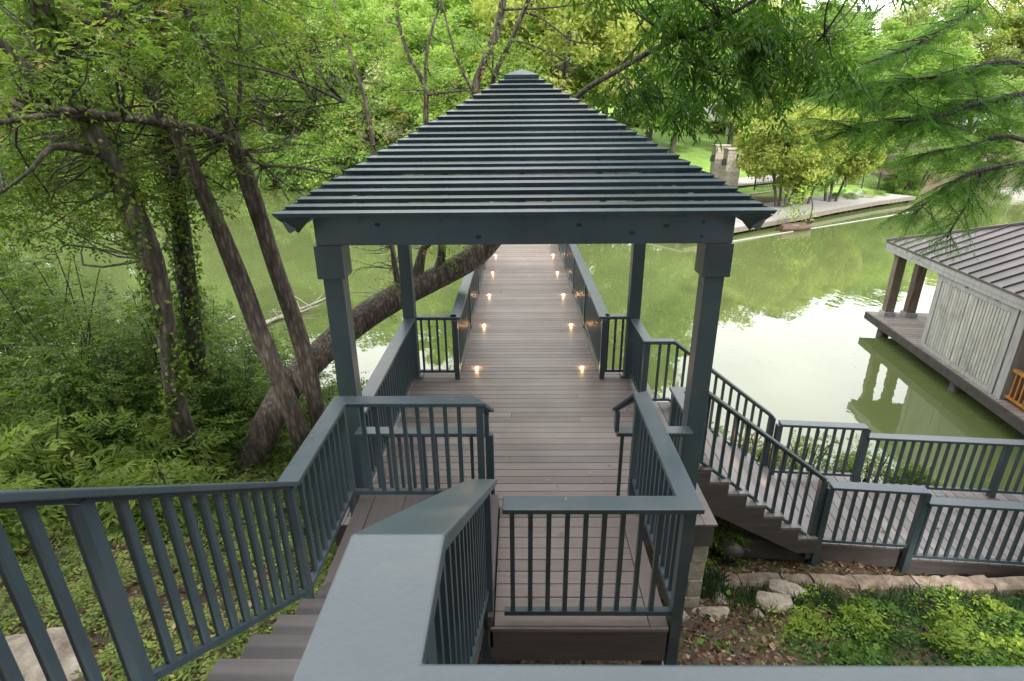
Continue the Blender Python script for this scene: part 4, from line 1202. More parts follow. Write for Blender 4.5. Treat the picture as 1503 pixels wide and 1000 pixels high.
# ------------------------------------------------------------------ ground cover (uncountable)
def under(x, y):      # keep clear of stairs and decks where nothing grows
    return ((x > -1.6) & (x < 1.2) & (y < 4.4)) | ((x > -2) & (x < 2.05) & (y > 4.6)) | ((x > 2.0) & (y > 5.65) & (x < 12))
def scatter(n, x0, x1, y0, y1, dens=None):
    x = x0 + (x1 - x0) * rng.random(n); y = y0 + (y1 - y0) * rng.random(n)
    k = ~under(x, y)
    k &= gz(x, y) > WATER + .02
    if dens is not None: k &= rng.random(n) < dens(x, y)
    x = x[k]; y = y[k]
    return np.stack([x, y, gz(x, y)], 1)
def blotch(x, y, s=1.0, o=0):
    return .5 + .5 * np.sin(x * 1.9 * s + 1.3 + o + np.sin(y * 1.7 * s)) * np.sin(y * 2.3 * s + o + np.sin(x * 1.1 * s))
# leaf litter
lv = Leaves()
P = scatter(60000, -9, 8.5, 1.0, 8.5, lambda x, y: .35 + .65 * blotch(x, y, 1.5))
P[:, 2] += .012 * rng.random(len(P))
loose(lv, P, .06, .55, .45, .9, 1.6)
P = scatter(7000, -4, 3.5, .6, 5, None); P[:, 2] += .01; loose(lv, P, .07, .6, .5, .9, 1.6)
P = np.stack([rng.uniform(-1.5, 1.15, 2500), rng.uniform(1.5, 4.5, 2500)], 1); P = np.column_stack([P, gz(P[:, 0], P[:, 1]) + .01]); loose(lv, P, .06, .6, .5, .9, 1.6)
P = np.stack([rng.uniform(2, 5, 3000), rng.uniform(5.6, 7, 3000)], 1); P = np.column_stack([P, gz(P[:, 0], P[:, 1]) + .01]); loose(lv, P, .06, .6, .5, .9, 1.6)
o = lv.build('leaf_litter', M['litter']); tag(o, 'brown fallen leaves covering the soil', 'leaf litter', kind='stuff')
# ivy ground cover right
lv = Leaves()
def d_ivy(x, y):
    e = (x - 2.2) * .9 + (4.8 - y) * .0
    base = np.clip((x - 2.55 - .3 * np.sin(y * 3)) / .8, 0.04, 1) * np.clip((5.25 - y) / .35, 0, 1)
    return np.clip(base * (.15 + .95 * blotch(x, y, 2.6, 1)), 0, 1)
P = scatter(120000, 1.3, 8.5, 1.6, 5.3, d_ivy)
P[:, 2] += (.02 + .16 * rng.random(len(P)) * blotch(P[:, 0], P[:, 1], 2.6, 2))
r = .02 + .55 * blotch(P[:, 0], P[:, 1], 1.7, 4) ** 1.4 + .25 * (P[:, 2] - gz(P[:, 0], P[:, 1]) > .09)
m_ = len(P); kk = .042 * (.5 + .6 * rng.random(m_) + .9 * (rng.random(m_) > .93))
lv.add(P, nrm(rng.normal(0, 1, (m_, 3)) * [1, 1, .5]), nrm(rng.normal(0, .5, (m_, 3)) + [0, -.2, .9]), kk, kk * .75, r + .45 * (rng.random(m_) - .5), True)
o = lv.build('ground_ivy', M['ivy']); tag(o, 'low ivy ground cover on the slope at lower right', 'ground cover', kind='stuff')
# small herbs under the left trees
lv = Leaves()
P = scatter(20000, -10, -1.7, 1.5, 11, lambda x, y: np.clip((.12 + blotch(x, y, 1.2, 3)) * np.clip((y - 1.2) / 2.2, .3, 1), 0, 1))
P[:, 2] += .05 + .1 * rng.random(len(P))
n_ = len(P)
pinnate(lv, P, nrm(rng.normal(0, 1, (n_, 3)) * [1, 1, .2] + [0, 0, .35]), np.tile([0., 0, 1], (n_, 1)), .16 * (.6 + .8 * rng.random(n_)), 9, .055, .42, .3, .5, .8)
o = lv.build('ground_herbs', M['leaf_light']); tag(o, 'small green seedlings and herbs under the left trees', 'ground cover', kind='stuff')
lv = Leaves()
P = scatter(30000, -11, -2, 4.5, 13.5, lambda x, y: np.clip((y - 4.5) / 2, 0, 1))
P[:, 2] += .04 + .25 * rng.random(len(P)) ** 2
loose(lv, P, .08, .5, .35, .7, .8)
o = lv.build('bank_ivy', M['leaf_bush']); tag(o, 'dark ivy covering the left bank below the trees', 'ground cover', kind='stuff')
# grass tufts beside the edging
lv = Leaves()
def grass(n, x0, x1, y0, y1, h, dens=None):
    C = scatter(n, x0, x1, y0, y1, dens)
    for _ in range(9):
        m = len(C); B = C + rng.normal(0, .025, (m, 3)) * [1, 1, 0]
        D = nrm(rng.normal(0, .5, (m, 3)) * [1, 1, 0] + [0, 0, 1])
        k = h * (.5 + .8 * rng.random(m))
        lv.add(B, D, nrm(np.cross(D, rng.normal(0, 1, (m, 3)))), k, np.full(m, .009), rng.random(m), True)
grass(1200, 2.6, 9, 4.75, 5.20, .15, lambda x, y: blotch(x, y, 2, 5))
grass(450, 2.0, 9, 4.3, 5.2, .14, lambda x, y: blotch(x, y, 2.2, 6) ** 2)
grass(90, 2.0, 2.5, 5.0, 5.5, .2)
grass(500, 2.5, 9, 2.5, 4.6, .18, lambda x, y: .5 * blotch(x, y, 2.2, 7) ** 3)
o = lv.build('grass', M['grass']); tag(o, 'dark grass tufts along the stone edging', 'grass', kind='stuff')
# yellow-green weeds at lower right
for k, (x, y, lb_) in enumerate(((3.6, 4.45, 'bright lime weed left of the ground cover centre'), (4.7, 4.5, 'bright lime weed near the right end of the ground cover'), (4.3, 4.0, 'bright yellow-green weed lowest in the ground cover'), (5.3, 4.7, 'yellow-green weed at the right edge of the view'), (2.95, 4.25, 'lime weed beside the rounded pale rock'))):
    shrub(x, y, .26, .22, .16, 30, M['lime'], lb_, ll=.06, lw=.45, nl=7, L=.13, name='weed', group='lime weeds', fine=True)

# ------------------------------------------------------------------ boathouse
BA = math.atan2(-.77, 6.25)
BO = np.array([9.99, 15.34])
av = np.array([math.cos(R(-7)), math.sin(R(-7))]); bv = np.array([math.sin(R(-7)), -math.cos(R(-7))])
def bT(V):
    P = BO + V[:, :1] * av + V[:, 1:2] * bv
    return np.column_stack([P, V[:, 2]])
class BB(MB):
    def __init__(s): super().__init__(); s.T = bT
BD = -1.30
root = empty('boathouse', (*(BO + av * 2.5 + bv * 4), WATER), 'weathered white boathouse with dark metal hip roof standing over the lake', 'boathouse')
b = BB(); planks(b, 0, 6, 0, 11, BD, along='x', pitch=.14, gap=.012); obj('deck_boards', b, M['oldboard'], root)
b = BB(); b.box(-.05, 0, -.05, 11, BD - .20, BD - .002); b.box(0, 6, -.05, -.002, BD - .20, BD - .002); obj('edge_beam', b, M['underwood'], root)
for bb in (.55, 4.0, 7.6, 10.5):
    for aa in (.25, 3, 5.7):
        b = BB(); b.cyl((aa, bb), .15, .15, -3.8, BD - .1, 14); obj('pile', b, M['underwood'], root, smooth=True)
EVZ = .76
WZ = .50
def bcol(a_, b_):
    b = BB(); b.box(a_ - .11, a_ + .11, b_ - .11, b_ + .11, BD + .12, WZ); c = obj('column', b, M['warmpost'], root)
    b = BB(); b.box(a_ - .15, a_ + .15, b_ - .15, b_ + .15, BD, BD + .118); obj('column_base', b, M['trimw'], c)
    b = BB(); b.box(a_ - .14, a_ + .14, b_ - .14, b_ + .14, WZ - .12, WZ - .002); obj('column_capital', b, M['rust'], c)
for (a_, b_) in ((.40, .22), (.95, .24), (5.6, .3)): bcol(a_, b_)
# perimeter beam
b = BB(); b.box(.05, .20, .05, 11, WZ, EVZ - .03); b.box(.202, 5.9, .05, .20, WZ, EVZ - .03); obj('perimeter_beam', b, M['trimw'], root)
# boarded storage block with double doors
b = BB(); b.box(.14, 2.2, 2.55, 5.20, BD, WZ - .002); obj('storage_wall', b, M['white'], root)
b = BB(); b.box(.10, .137, 2.55, 2.72, BD + .001, WZ - .02); b.box(.10, .137, 5.03, 5.20, BD + .001, WZ - .02)
b.box(.10, .137, 2.722, 5.028, WZ - .14, WZ - .02); b.box(.10, .137, 2.722, 5.028, BD + .001, BD + .10); obj('door_frame', b, M['trimw'], root)
for (d0, d1) in ((2.74, 3.72), (4.06, 5.01)):
    b = BB(); n = 10
    for k in range(n):
        p = (d1 - d0) / n; b.box(.105, .130, d0 + k * p + .008, d0 + (k + 1) * p - .008, BD + .11, WZ - .15)
    obj('door', b, M['white'], root)
b = BB()
for k in range(3):
    b.box(.105, .132, 3.745 + k * .1, 3.745 + k * .1 + .088, BD + .11, WZ - .15)
obj('centre_panel', b, M['white'], root)
# right open bay, orange timber
b = BB(); b.box(.12, .42, 5.22, 5.42, BD, WZ - .002); obj('corner_pier', b, M['trimw'], root)
b = BB(); b.box(.9, .95, 5.45, 9.6, BD, WZ - .002); obj('inner_wall', b, M['orange'], root)
b = BB(); b.box(.16, .24, 5.45, 9.6, BD + .62, BD + .68); obj('bay_handrail', b, M['orange'], root)
b = BB(); b.box(.17, .23, 5.45, 9.6, BD + .08, BD + .12); obj('bay_bottom_rail', b, M['orange'], root)
for k in range(32):
    b = BB(); y0 = 5.52 + k * .125; b.box(.185, .215, y0, y0 + .035, BD + .12, BD + .62); obj('bay_baluster', b, M['orange'], root)
b = BB(); b.box(.20, .9, 5.6, 6.0, BD + .003, BD + .012); obj('striped_mat', b, M['orange'], root)
for bb in (7.4, 9.7):
    b = BB(); b.box(.12, .34, bb, bb + .2, BD, WZ - .002); obj('column', b, M['trimw'], root)
# hip roof
RUN, RZ = 3.1, EVZ + 3.1 * .42
a0, a1, b0, b1 = .03, 6.23, .03, 11.3
b = BB()
e = [(a0, b0, EVZ), (a1, b0, EVZ), (a1, b1, EVZ), (a0, b1, EVZ), (a0 + RUN, b0 + RUN, RZ), (a0 + RUN, b1 - RUN, RZ)]
b.add(e + [(p[0], p[1], p[2] - .05) for p in e[:4]] , [(3, 5, 4, 0), (0, 4, 1), (1, 4, 5, 2), (2, 5, 3), (6, 7, 8, 9), (0, 6, 9, 3), (1, 7, 6, 0), (2, 8, 7, 1), (3, 9, 8, 2)])
rf = obj('roof', b, M['metalroof'], root)
b = BB()
n = int((b1 - b0) / .36)
for k in range(1, n):
    y = b0 + k * .36
    r_ = min(RUN, y - b0, b1 - y)
    z = EVZ + r_ * .42
    b.add([(a0, y - .012, EVZ), (a0, y + .012, EVZ), (a0 + r_, y + .012, z), (a0 + r_, y - .012, z), (a0, y - .012, EVZ + .035), (a0, y + .012, EVZ + .035), (a0 + r_, y + .012, z + .035), (a0 + r_, y - .012, z + .035)],
          [(4, 5, 6, 7), (0, 1, 5, 4), (1, 2, 6, 5), (3, 0, 4, 7)])
for k in range(1, int((a1 - a0) / .36)):
    x = a0 + k * .36; r_ = min(RUN, x - a0, a1 - x); z = EVZ + r_ * .42
    b.add([(x - .012, b0, EVZ), (x + .012, b0, EVZ), (x + .012, b0 + r_, z), (x - .012, b0 + r_, z), (x - .012, b0, EVZ + .035), (x + .012, b0, EVZ + .035), (x + .012, b0 + r_, z + .035), (x - .012, b0 + r_, z + .035)],
          [(4, 5, 6, 7), (0, 1, 5, 4), (1, 2, 6, 5), (3, 0, 4, 7)])
obj('standing_seams', b, M['seam'], rf)
b = BB(); b.bar((a0, b0, EVZ + .05), (a0 + RUN, b0 + RUN, RZ + .05), .12, .05); b.bar((a0 + RUN, b0 + RUN, RZ + .05), (a0 + RUN, b1 - RUN, RZ + .05), .12, .05); obj('ridge_cap', b, M['metalroof'], rf)
b = BB(); b.box(a0 + .01, a0 + .03, b0 + .02, b1, EVZ - .16, EVZ - .052); b.box(a0 + .032, a1, b0 + .02, b0 + .04, EVZ - .16, EVZ - .052); obj('eave_fascia', b, M['trimw'], rf)
b = BB(); b.box(a0 + .05, .3, 3.55, 3.64, WZ - .05, EVZ - .06); b.box(a0 + .045, .3, 4.55, 4.63, WZ - .03, EVZ - .06); b.box(a0 + .05, .25, 2.5, 2.6, WZ - .03, EVZ - .06); obj('rafter_tail', b, M['rust'], rf)

# blue gear on the boathouse deck
p0 = BO + av * 1.25 + bv * 1.9
root = empty('paddle_rack', (*p0, BD), 'blue upright float rack with thin rod beside the boathouse doors', 'rack')
m = MB(); m.tube([(p0[0], p0[1], BD), (p0[0] + .05, p0[1], BD + .35), (p0[0] + .10, p0[1], BD + .62)], [.08, .10, .05], 10, 3, .0); obj('blue_float', m, M['blue'], root, smooth=True)
m = MB(); m.tube([(p0[0] + .1, p0[1], BD + .6), (p0[0] + .2, p0[1], BD + 1.25)], [.014, .012], 6, 1, 0); obj('rod', m, M['black'], root)
m = MB(); m.box(p0[0] - .02, p0[0] + .22, p0[1] - .05, p0[1] + .12, BD + .25, BD + .38); obj('bracket', m, M['blue'], root)

# ------------------------------------------------------------------ far bank: dock, path, walls
def ribbon(mb, pts, wd, th, r=.5): mb.sweep(pts, wd, th, r)
def wpt(u, v, z):
    d = ray(u, v); t_ = (z - CAM_H) / d[2]; return np.array([0, 0, CAM_H]) + d * t_
root = empty('curved_dock', tuple(wpt(1200, 320, -1.4)), 'long pale curved plank dock along the far bank', 'dock')
FD = -1.38
fe = [(8.0, 27.2), (11.3, 29.3), (15.0, 32.0), (19.5, 35.4), (24.0, 38.6), (28.2, 41.2)]
m = MB(); m.sweep([(x - 1.1, y + 1.7, FD) for (x, y) in fe], 3.9, .10); obj('decking', m, M['siltwood'], root)
m = MB(); m.sweep([(x + .02, y - .02, FD - .02) for (x, y) in fe], .12, .22); obj('edge_beam', m, M['pole'], root)
for (x, y) in fe + [(13.1, 30.7), (17.2, 33.8), (21.8, 37.0), (26, 40)]:
    m = MB(); m.cyl((x - .2, y + .3), .12, .12, -3.6, FD - .1, 8); obj('pile', m, M['underwood'], root)
root = empty('garden_wall', (14, 34.5, -1.2), 'low pale stone retaining wall behind the curved dock', 'stone wall')
m = MB(); m.sweep([(x - 3.2, y + 4.7, -.98) for (x, y) in fe], .35, .6); obj('wall_course', m, M['rock'], root)
m = MB(); m.sweep([(x - 5.0, y + 8.0, gz(x - 5.0, y + 8.0) + .10) for (x, y) in fe[1:]] , 3.6, .12); tag(obj('path', m, M['path']), kind='structure')

# floating boom line
root = empty('floating_boom', tuple(wp(1060, 357)), 'thin pale floating line curving across the lake before the far dock', 'boom')
m = MB(); m.tube([wp(u, v, .01) for (u, v) in ((1040, 360), (1060, 357), (1150, 342), (1250, 326), (1340, 311))], [.028] * 5, 6, 4, 0); obj('line', m, M['trimw'], root, smooth=True)
# small red rowing boat with sapling
c = wp(1168, 338)
root = empty('rowing_boat', tuple(c), 'small faded red boat floating by the far dock', 'boat')
m = MB(); n = 14; V = []; F = []
for i in range(n + 1):
    t_ = i / n * 2 - 1; wd = .42 * (1 - abs(t_) ** 2.5); x_ = 1.2 * t_
    for (yy, zz) in ((-wd, .32 + .1 * t_ * t_), (-wd * .6, -.05), (wd * .6, -.05), (wd, .32 + .1 * t_ * t_), (wd * .9, .30 + .1 * t_ * t_), (wd * .5, .05), (-wd * .5, .05), (-wd * .9, .30 + .1 * t_ * t_)):
        V.append((c[0] + x_ * .9 - yy * .4, c[1] + x_ * .4 + yy * .9, WATER + zz))
for i in range(n):
    for k in range(8): F.append((i * 8 + k, i * 8 + (k + 1) % 8, (i + 1) * 8 + (k + 1) % 8, (i + 1) * 8 + k))
m.add(V, F); obj('hull', m, M['redboat'], root, smooth=True)
m = MB(); m.box(c[0] - .2, c[0] + .2, c[1] - .3, c[1] + .3, WATER + .22, WATER + .26); obj('seat', m, M['pole'], root)
p = wpt(1172, 318, -1.3)
root = empty('sapling', tuple(p), 'thin lime green sapling beside the red boat', 'tree')
lv = Leaves(); m = MB(); top = at(1182, 262, p[1] * .97)
m.tube([(p[0], p[1] * .97, -2.2), (p[0] + .2, p[1] * .97, -.6), top], [.04, .03, .01], 6, 3, 0); obj('trunk', m, M['bark_dark'], root)
for _ in range(16):
    q = at(1150 + 40 * rng.random(), 262 + 62 * rng.random() ** .8, p[1] * .97); loose(lv, q + rng.normal(0, .22, (26, 3)), .16, .5, .5, .9)
lv.build('crown', M['lime'], root)

# stone gate pillars with lanterns, iron fence
def gatepillar(u, v, Y_, wdt, ht, label):
    b_ = at(u, v, Y_); z0 = float(gz(b_[0], b_[1])) - .05
    r_ = pillar(b_[0] - wdt / 2, b_[0] + wdt / 2, Y_, Y_ + wdt, z0, z0 + ht, 11, label, name='gate_pillar', cap=True, group=None)
    for sx in (-1, 1):
        m = MB(); x_ = b_[0] + sx * (wdt / 2 + .14)
        m.box(x_ - .10, x_ + .10, Y_ + .2, Y_ + .45, z0 + ht * .62, z0 + ht * .62 + .35); m.box(x_ - .05, x_ + .05, Y_ + .25, Y_ + .40, z0 + ht * .62 + .35, z0 + ht * .62 + .45)
        m.box(min(x_, b_[0] + sx * wdt / 2), max(x_, b_[0] + sx * wdt / 2), Y_ + .28, Y_ + .34, z0 + ht * .62 + .38, z0 + ht * .62 + .42)
        obj('lantern', m, M['black'], r_)
    return b_
gatepillar(1056, 262, 43.5, .95, 2.75, 'left pale stone gate pillar with black lanterns on the far lawn')
gatepillar(1074, 265, 41.5, .95, 2.75, 'right pale stone gate pillar with black lanterns on the far lawn')
def fence(label, p, q, n, h=1.35):
    p = np.array(p, float); q = np.array(q, float)
    r_ = empty('iron_fence', (p[0], p[1], float(gz(p[0], p[1]))), label, 'fence')
    P_ = [np.array([*(p + (q - p) * t_), 0]) for t_ in np.linspace(0, 1, 12)]
    for P__ in P_: P__[2] = float(gz(P__[0], P__[1]))
    for hh in (h - .08, .25):
        m = MB(); m.sweep([P__ + [0, 0, hh] for P__ in P_], .04, .04); obj('fence_rail', m, M['black'], r_)
    m = MB()
    for k in range(n):
        c_ = p + (q - p) * (k + .5) / n; z_ = float(gz(*c_)); m.box(c_[0] - .012, c_[0] + .012, c_[1] - .012, c_[1] + .012, z_ + .12, z_ + h)
    pk = obj('pickets', m, M['black'], r_)
    for t_ in np.linspace(0, 1, 9):
        c_ = p + (q - p) * t_; z_ = float(gz(*c_)); m = MB(); m.box(c_[0] - .04, c_[0] + .04, c_[1] - .04, c_[1] + .04, z_ - .1, z_ + h + .12); obj('fence_post', m, M['black'], r_)
fence('black iron fence across the far lawn right of the gate pillars', (17.0, 41.8), (30, 46.5), 100)

# house at far right and a house behind the trees at centre right
def house(x, y, W_, D_, z0, hh, label, wall, roofm, rise=2.2, porch=True):
    r_ = empty('house', (x, y, z0), label, 'house')
    m = MB(); m.box(x - W_ / 2, x + W_ / 2, y, y + D_, z0 - 1, z0 + hh); obj('wall', m, wall, r_)
    o_ = 1.2
    m = MB(); zr = z0 + hh + .02
    V_ = [(x - W_ / 2 - o_, y - 3.2, zr), (x + W_ / 2 + o_, y - 3.2, zr), (x + W_ / 2 + o_, y + D_ + o_, zr), (x - W_ / 2 - o_, y + D_ + o_, zr), (x - W_ / 2 + 3, y + D_ / 2, zr + rise), (x + W_ / 2 - 3, y + D_ / 2, zr + rise)]
    V_ += [(a_[0], a_[1], a_[2] - .22) for a_ in V_[:4]]
    m.add(V_, [(0, 1, 5, 4), (1, 2, 5), (2, 3, 4, 5), (3, 0, 4), (9, 8, 7, 6), (0, 6, 7, 1), (1, 7, 8, 2), (2, 8, 9, 3), (3, 9, 6, 0)]); rf_ = obj('roof', m, roofm, r_)
    m = MB()
    for k in range(int(W_ / .5)):
        xa = x - W_ / 2 - o_ + .5 + k * .5; m.add([(xa, y - 3.2, zr), (xa + .05, y - 3.2, zr), (xa + .05, y - 3.2, zr + .06), (xa, y - 3.2, zr + .06)], [(0, 1, 2, 3)])
        t1 = min(1, (xa - (x - W_ / 2 - o_)) / (3 + o_), ((x + W_ / 2 + o_) - xa) / (3 + o_))
        t1 = max(t1, .05); ye = y - 3.2 + t1 * (D_ / 2 + 3.2); ze = zr + rise * t1
        m.add([(xa, y - 3.2, zr + .05), (xa + .05, y - 3.2, zr + .05), (xa + .05, ye, ze + .05), (xa, ye, ze + .05)], [(0, 1, 2, 3)])
    obj('roof_seams', m, roofm, rf_)
    n_ = 5
    for k in range(n_):
        xa = x - W_ / 2 + .8 + k * (W_ - 1.6) / (n_ - 1)
        m = MB(); m.box(xa - .16, xa + .16, y - 2.9, y - 2.58, z0 - .6, zr - .23); obj('porch_column', m, M['farwall'], r_)
    for k in range(4):
        xa = x - W_ / 2 + 2 + k * (W_ - 2) / 4
        m = MB(); m.box(xa - .9, xa + .9, y - .06, y - .003, z0 + .2, z0 + 2.3); w_ = obj('window', m, M['glass'], r_)
        m = MB(); m.box(xa - 1.0, xa - .9, y - .09, y - .004, z0 + .2, z0 + 2.3); m.box(xa + .9, xa + 1.0, y - .09, y - .004, z0 + .2, z0 + 2.3); m.box(xa - 1, xa + 1, y - .09, y - .004, z0 + 2.302, z0 + 2.42); obj('frame', m, M['farwall'], w_)
    return r_
hp = at(1455, 214, 86)
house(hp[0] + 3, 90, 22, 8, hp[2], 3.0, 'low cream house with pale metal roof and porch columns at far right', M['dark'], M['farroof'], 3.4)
m = MB(); m.box(hp[0] - 12, hp[0] + 20, 82, 82.4, float(hp[2]) - 2.0, float(hp[2]) - .1)
r_ = empty('terrace_wall', (hp[0], 82, float(hp[2]) - 1), 'white terrace wall before the far right house', 'wall'); obj('wall_face', m, M['farwall'], r_)
hp2 = at(1020, 212, 76)
house(hp2[0], 78, 16, 8, hp2[2] - .3, 3.2, 'reddish brick house half hidden behind the crown above the lawn', M['brickred'], M['farroof'], 2.6)

# ------------------------------------------------------------------ far trees
def crown_mesh(name, nclump, per, rx, rz, size, mat, seed, mode='round'):
    r2 = np.random.default_rng(seed)
    lv = Leaves()
    d = nrm(r2.normal(0, 1, (nclump, 3))); rad = .35 + .62 * r2.random((nclump, 1)) ** .5
    C = d * rad * [rx, rx, rz]
    for c in C:
        s_ = .22 * rx * (.6 + .7 * r2.random())
        P_ = c + nrm(r2.normal(0, 1, (per, 3))) * (r2.random((per, 1)) ** .4) * [s_, s_, s_ * .62]
        m_ = len(P_); D_ = nrm(r2.normal(0, 1, (m_, 3)) * [1, 1, .6] + [0, 0, -.25]); N_ = nrm(r2.normal(0, .6, (m_, 3)) + nrm(P_ - c) * .7 + [0, 0, .5])
        k_ = size * (.5 + .9 * r2.random(m_))
        lv.add(P_, D_, N_, k_, k_ * .5, .15 + .6 * r2.random() + .4 * (r2.random(m_) - .5))
    V_ = np.concatenate(lv.V); F_ = np.concatenate(lv.F)
    me_ = raw_mesh(name, V_, F_.ravel(), np.arange(len(F_)) * 4, np.full(len(F_), 4), np.clip(np.concatenate(lv.r), 0, 1), mat)
    return me_, C
def far_tree(me_C, x, y, h, rxs, label, barkm, seed, trunk_r=.25, group='trees on the far bank', low=.30):
    me_, C, rx, rz = me_C
    z0 = float(gz(x, y))
    r_ = empty('broadleaf_tree', (x, y, z0), label, 'tree', group)
    s_h = h * (1 - low) / 2 / rz; cz = z0 + h * (low + (1 - low) / 2)
    o = bpy.data.objects.new('crown', me_); link(o); o.parent = r_; o.location = (0, 0, cz - z0); o.scale = (rxs / rx, rxs / rx, s_h); o.rotation_euler = (0, 0, seed * 1.7)
    mb = MB(); r3 = np.random.default_rng(seed)
    base = np.array([x, y, z0 - .3]); forks = 1 + int(3 * r3.random())
    mb.tube([base, base + [.2 * r3.normal(), 0, h * .3], base + [.3 * r3.normal(), 0, h * .75]], [trunk_r * 1.2, trunk_r, trunk_r * .4], 8, 4, .05)
    for k in range(6 + forks):
        q = np.array([x + rxs * .75 * (2 * r3.random() - 1), y + rxs * .6 * (2 * r3.random() - 1), z0 + h * (.5 + .4 * r3.random())]); p_ = base + [0, 0, h * (.25 + .25 * r3.random())]
        mb.tube([p_, (p_ + q) / 2 + [0, 0, .04 * h], q], [trunk_r * .5, trunk_r * .3, trunk_r * .1], 6, 3, .03)
    obj('trunk', mb, barkm, r_, smooth=True)
    return r_
CM = {}
def cm(key, *a):
    me_, C = crown_mesh(*a); CM[key] = (me_, C, a[3], a[4])
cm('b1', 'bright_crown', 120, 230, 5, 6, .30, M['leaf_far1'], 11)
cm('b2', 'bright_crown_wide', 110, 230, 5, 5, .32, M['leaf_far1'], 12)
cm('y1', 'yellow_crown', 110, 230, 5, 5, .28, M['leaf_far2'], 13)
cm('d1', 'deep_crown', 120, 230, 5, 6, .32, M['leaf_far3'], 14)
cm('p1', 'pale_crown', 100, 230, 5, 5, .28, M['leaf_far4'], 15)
FT = [('b1', -3.5, 46, 15, 6.5, 'bright green tree behind the roof left slope'), ('y1', 3, 40, 15, 5.5, 'yellow-green tree just behind the roof peak'),
      ('b2', 9, 43, 15, 6, 'bright green tree behind the right slope of the roof'), ('p1', -9, 55, 14, 6, 'pale tree left of the roof peak across the lake'),
      ('b1', -16, 57, 17, 7, 'tall bright tree across the lake behind the left trunks'), ('d1', -24, 56, 17, 7.5, 'deep green tree across the lake at left'),
      ('b2', -32, 58, 16, 7.5, 'bright tree across the lake seen past the long limb'), ('d1', -42, 60, 18, 8.5, 'deep green tree at the far left of the lake'),
      ('y1', -53, 62, 17, 8, 'yellowish tree beyond the left edge trees'), ('p1', 15, 58, 16, 6.5, 'pale tree behind the brick house'),
      ('y1', 22, 62, 15, 6.5, 'yellow-green tree behind the far lawn'), ('d1', 30, 66, 15, 7, 'deep green tree behind the far lawn and path'),
      ('b1', 37, 62, 13.5, 7, 'bright green tree left of the far right house'), ('p1', 66, 104, 20, 10, 'pale grey-green tree behind the far right house'),
      ('d1', 50, 102, 17, 8, 'deep tree rising behind the metal roofed far house'), ('y1', 80, 106, 20, 10, 'yellowish tree at far right behind the house'),
      ('b2', 10, 70, 19, 8, 'tall bright tree far behind the lawn'), ('b1', -2, 66, 19, 8, 'tall bright tree in the second row behind the roof peak'),
      ('p1', 27, 84, 17, 9, 'pale tree on the distant rise right of the roof'), ('b2', -12, 74, 20, 9, 'second row tree behind the left roof slope'),
      ('d1', -26, 78, 21, 10, 'second row dark tree beyond the left lake arm'), ('y1', -40, 80, 21, 10, 'second row yellowish tree at left'),
      ('d1', -66, 70, 19, 10, 'large dark tree beyond the left edge of the view'), ('p1', 84, 96, 20, 11, 'pale tree at the far right horizon'), ('b1', 34, 57, 9.5, 5, 'low bright tree behind the end of the far dock'), ('d1', 42, 56, 8.5, 5, 'low dark tree behind the conifer sprays'),
      ('b1', -2.5, 38.5, 12, 4.5, 'smaller bright tree close to the end of the walkway')]
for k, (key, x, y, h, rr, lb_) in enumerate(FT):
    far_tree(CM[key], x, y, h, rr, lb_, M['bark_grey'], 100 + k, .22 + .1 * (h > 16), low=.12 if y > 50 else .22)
# shoreline bushes across the lake at left
for k in range(15):
    x = -62 + k * 4.1 + rng.random(); y = float(shore_far(x)) + 3.6 + rng.random(); s_ = 2.6 + 1.6 * rng.random()
    key = ('ds2', 'gs2')[k % 2]
    if key not in CM: cm(key, 'shore_crown', 80, 200, 3, 2, .22, M['leaf_far3'] if k % 2 == 0 else M['leaf_far1'], 31 + k)
    me_, C, rx, rz = CM[key]; z0 = float(gz(x, y))
    r_ = empty('shore_bush', (x, y, z0), 'bush hanging over the water along the far left shore', 'bush', 'bushes along the far left shore')
    o = bpy.data.objects.new('foliage', me_); link(o); o.parent = r_; o.location = (0, 0, s_ * .5); o.scale = (s_ / rx * 1.3, s_ / rx, s_ * .95 / rz); o.rotation_euler = (0, 0, k * 2.1)
# crape myrtle like tree with several pale stems, beside the path
def multi(x, y, h, rxs, key, label, ns, low=.30):
    me_, C, rx, rz = CM[key]; z0 = float(gz(x, y))
    r_ = empty('multi_stem_tree', (x, y, z0), label, 'tree')
    o = bpy.data.objects.new('crown', me_); link(o); o.parent = r_
    o.location = (0, 0, h * (low + (1 - low) / 2)); o.scale = (rxs / rx, rxs / rx, h * (1 - low) / 2 / rz); o.rotation_euler = (0, 0, x)
    mb = MB()
    for k in range(ns):
        a = 2 * math.pi * k / ns; q = np.array([x + rxs * .5 * math.cos(a), y + rxs * .4 * math.sin(a), z0 + h * .75]); b_ = np.array([x + .18 * math.cos(a), y + .18 * math.sin(a), z0 - .2])
        mb.tube([b_, b_ * .7 + q * .3 + [.1, 0, .3], q], [.10, .08, .03], 7, 4, .04)
    obj('trunk', mb, M['bark_grey'], r_, smooth=True)
cm('ys', 'small_yellow_crown', 150, 210, 3, 2, .20, M['leaf_far2'], 21)
cm('gs', 'small_green_crown', 90, 200, 3, 2, .17, M['leaf_far1'], 22)
cm('ds', 'small_deep_crown', 80, 180, 3, 2, .16, M['leaf_far3'], 23)
cm('ss', 'silver_crown', 60, 160, 3, 2, .14, M['leaf_far4'], 24)
multi(16.6, 36.4, 6.8, 3.0, 'ys', 'yellow-green tree with pale forked stems beside the far dock', 4)
multi(20.9, 38.8, 6.6, 2.7, 'ys', 'yellowish spreading tree right of the pale stemmed one by the dock', 3)
multi(18.5, 37.6, 4.0, 1.8, 'ds', 'small dark tree with black stems by the far path', 3)
multi(31.0, 45.5, 5.5, 3.4, 'ds', 'dark multi-stem tree behind the end of the far dock', 4)
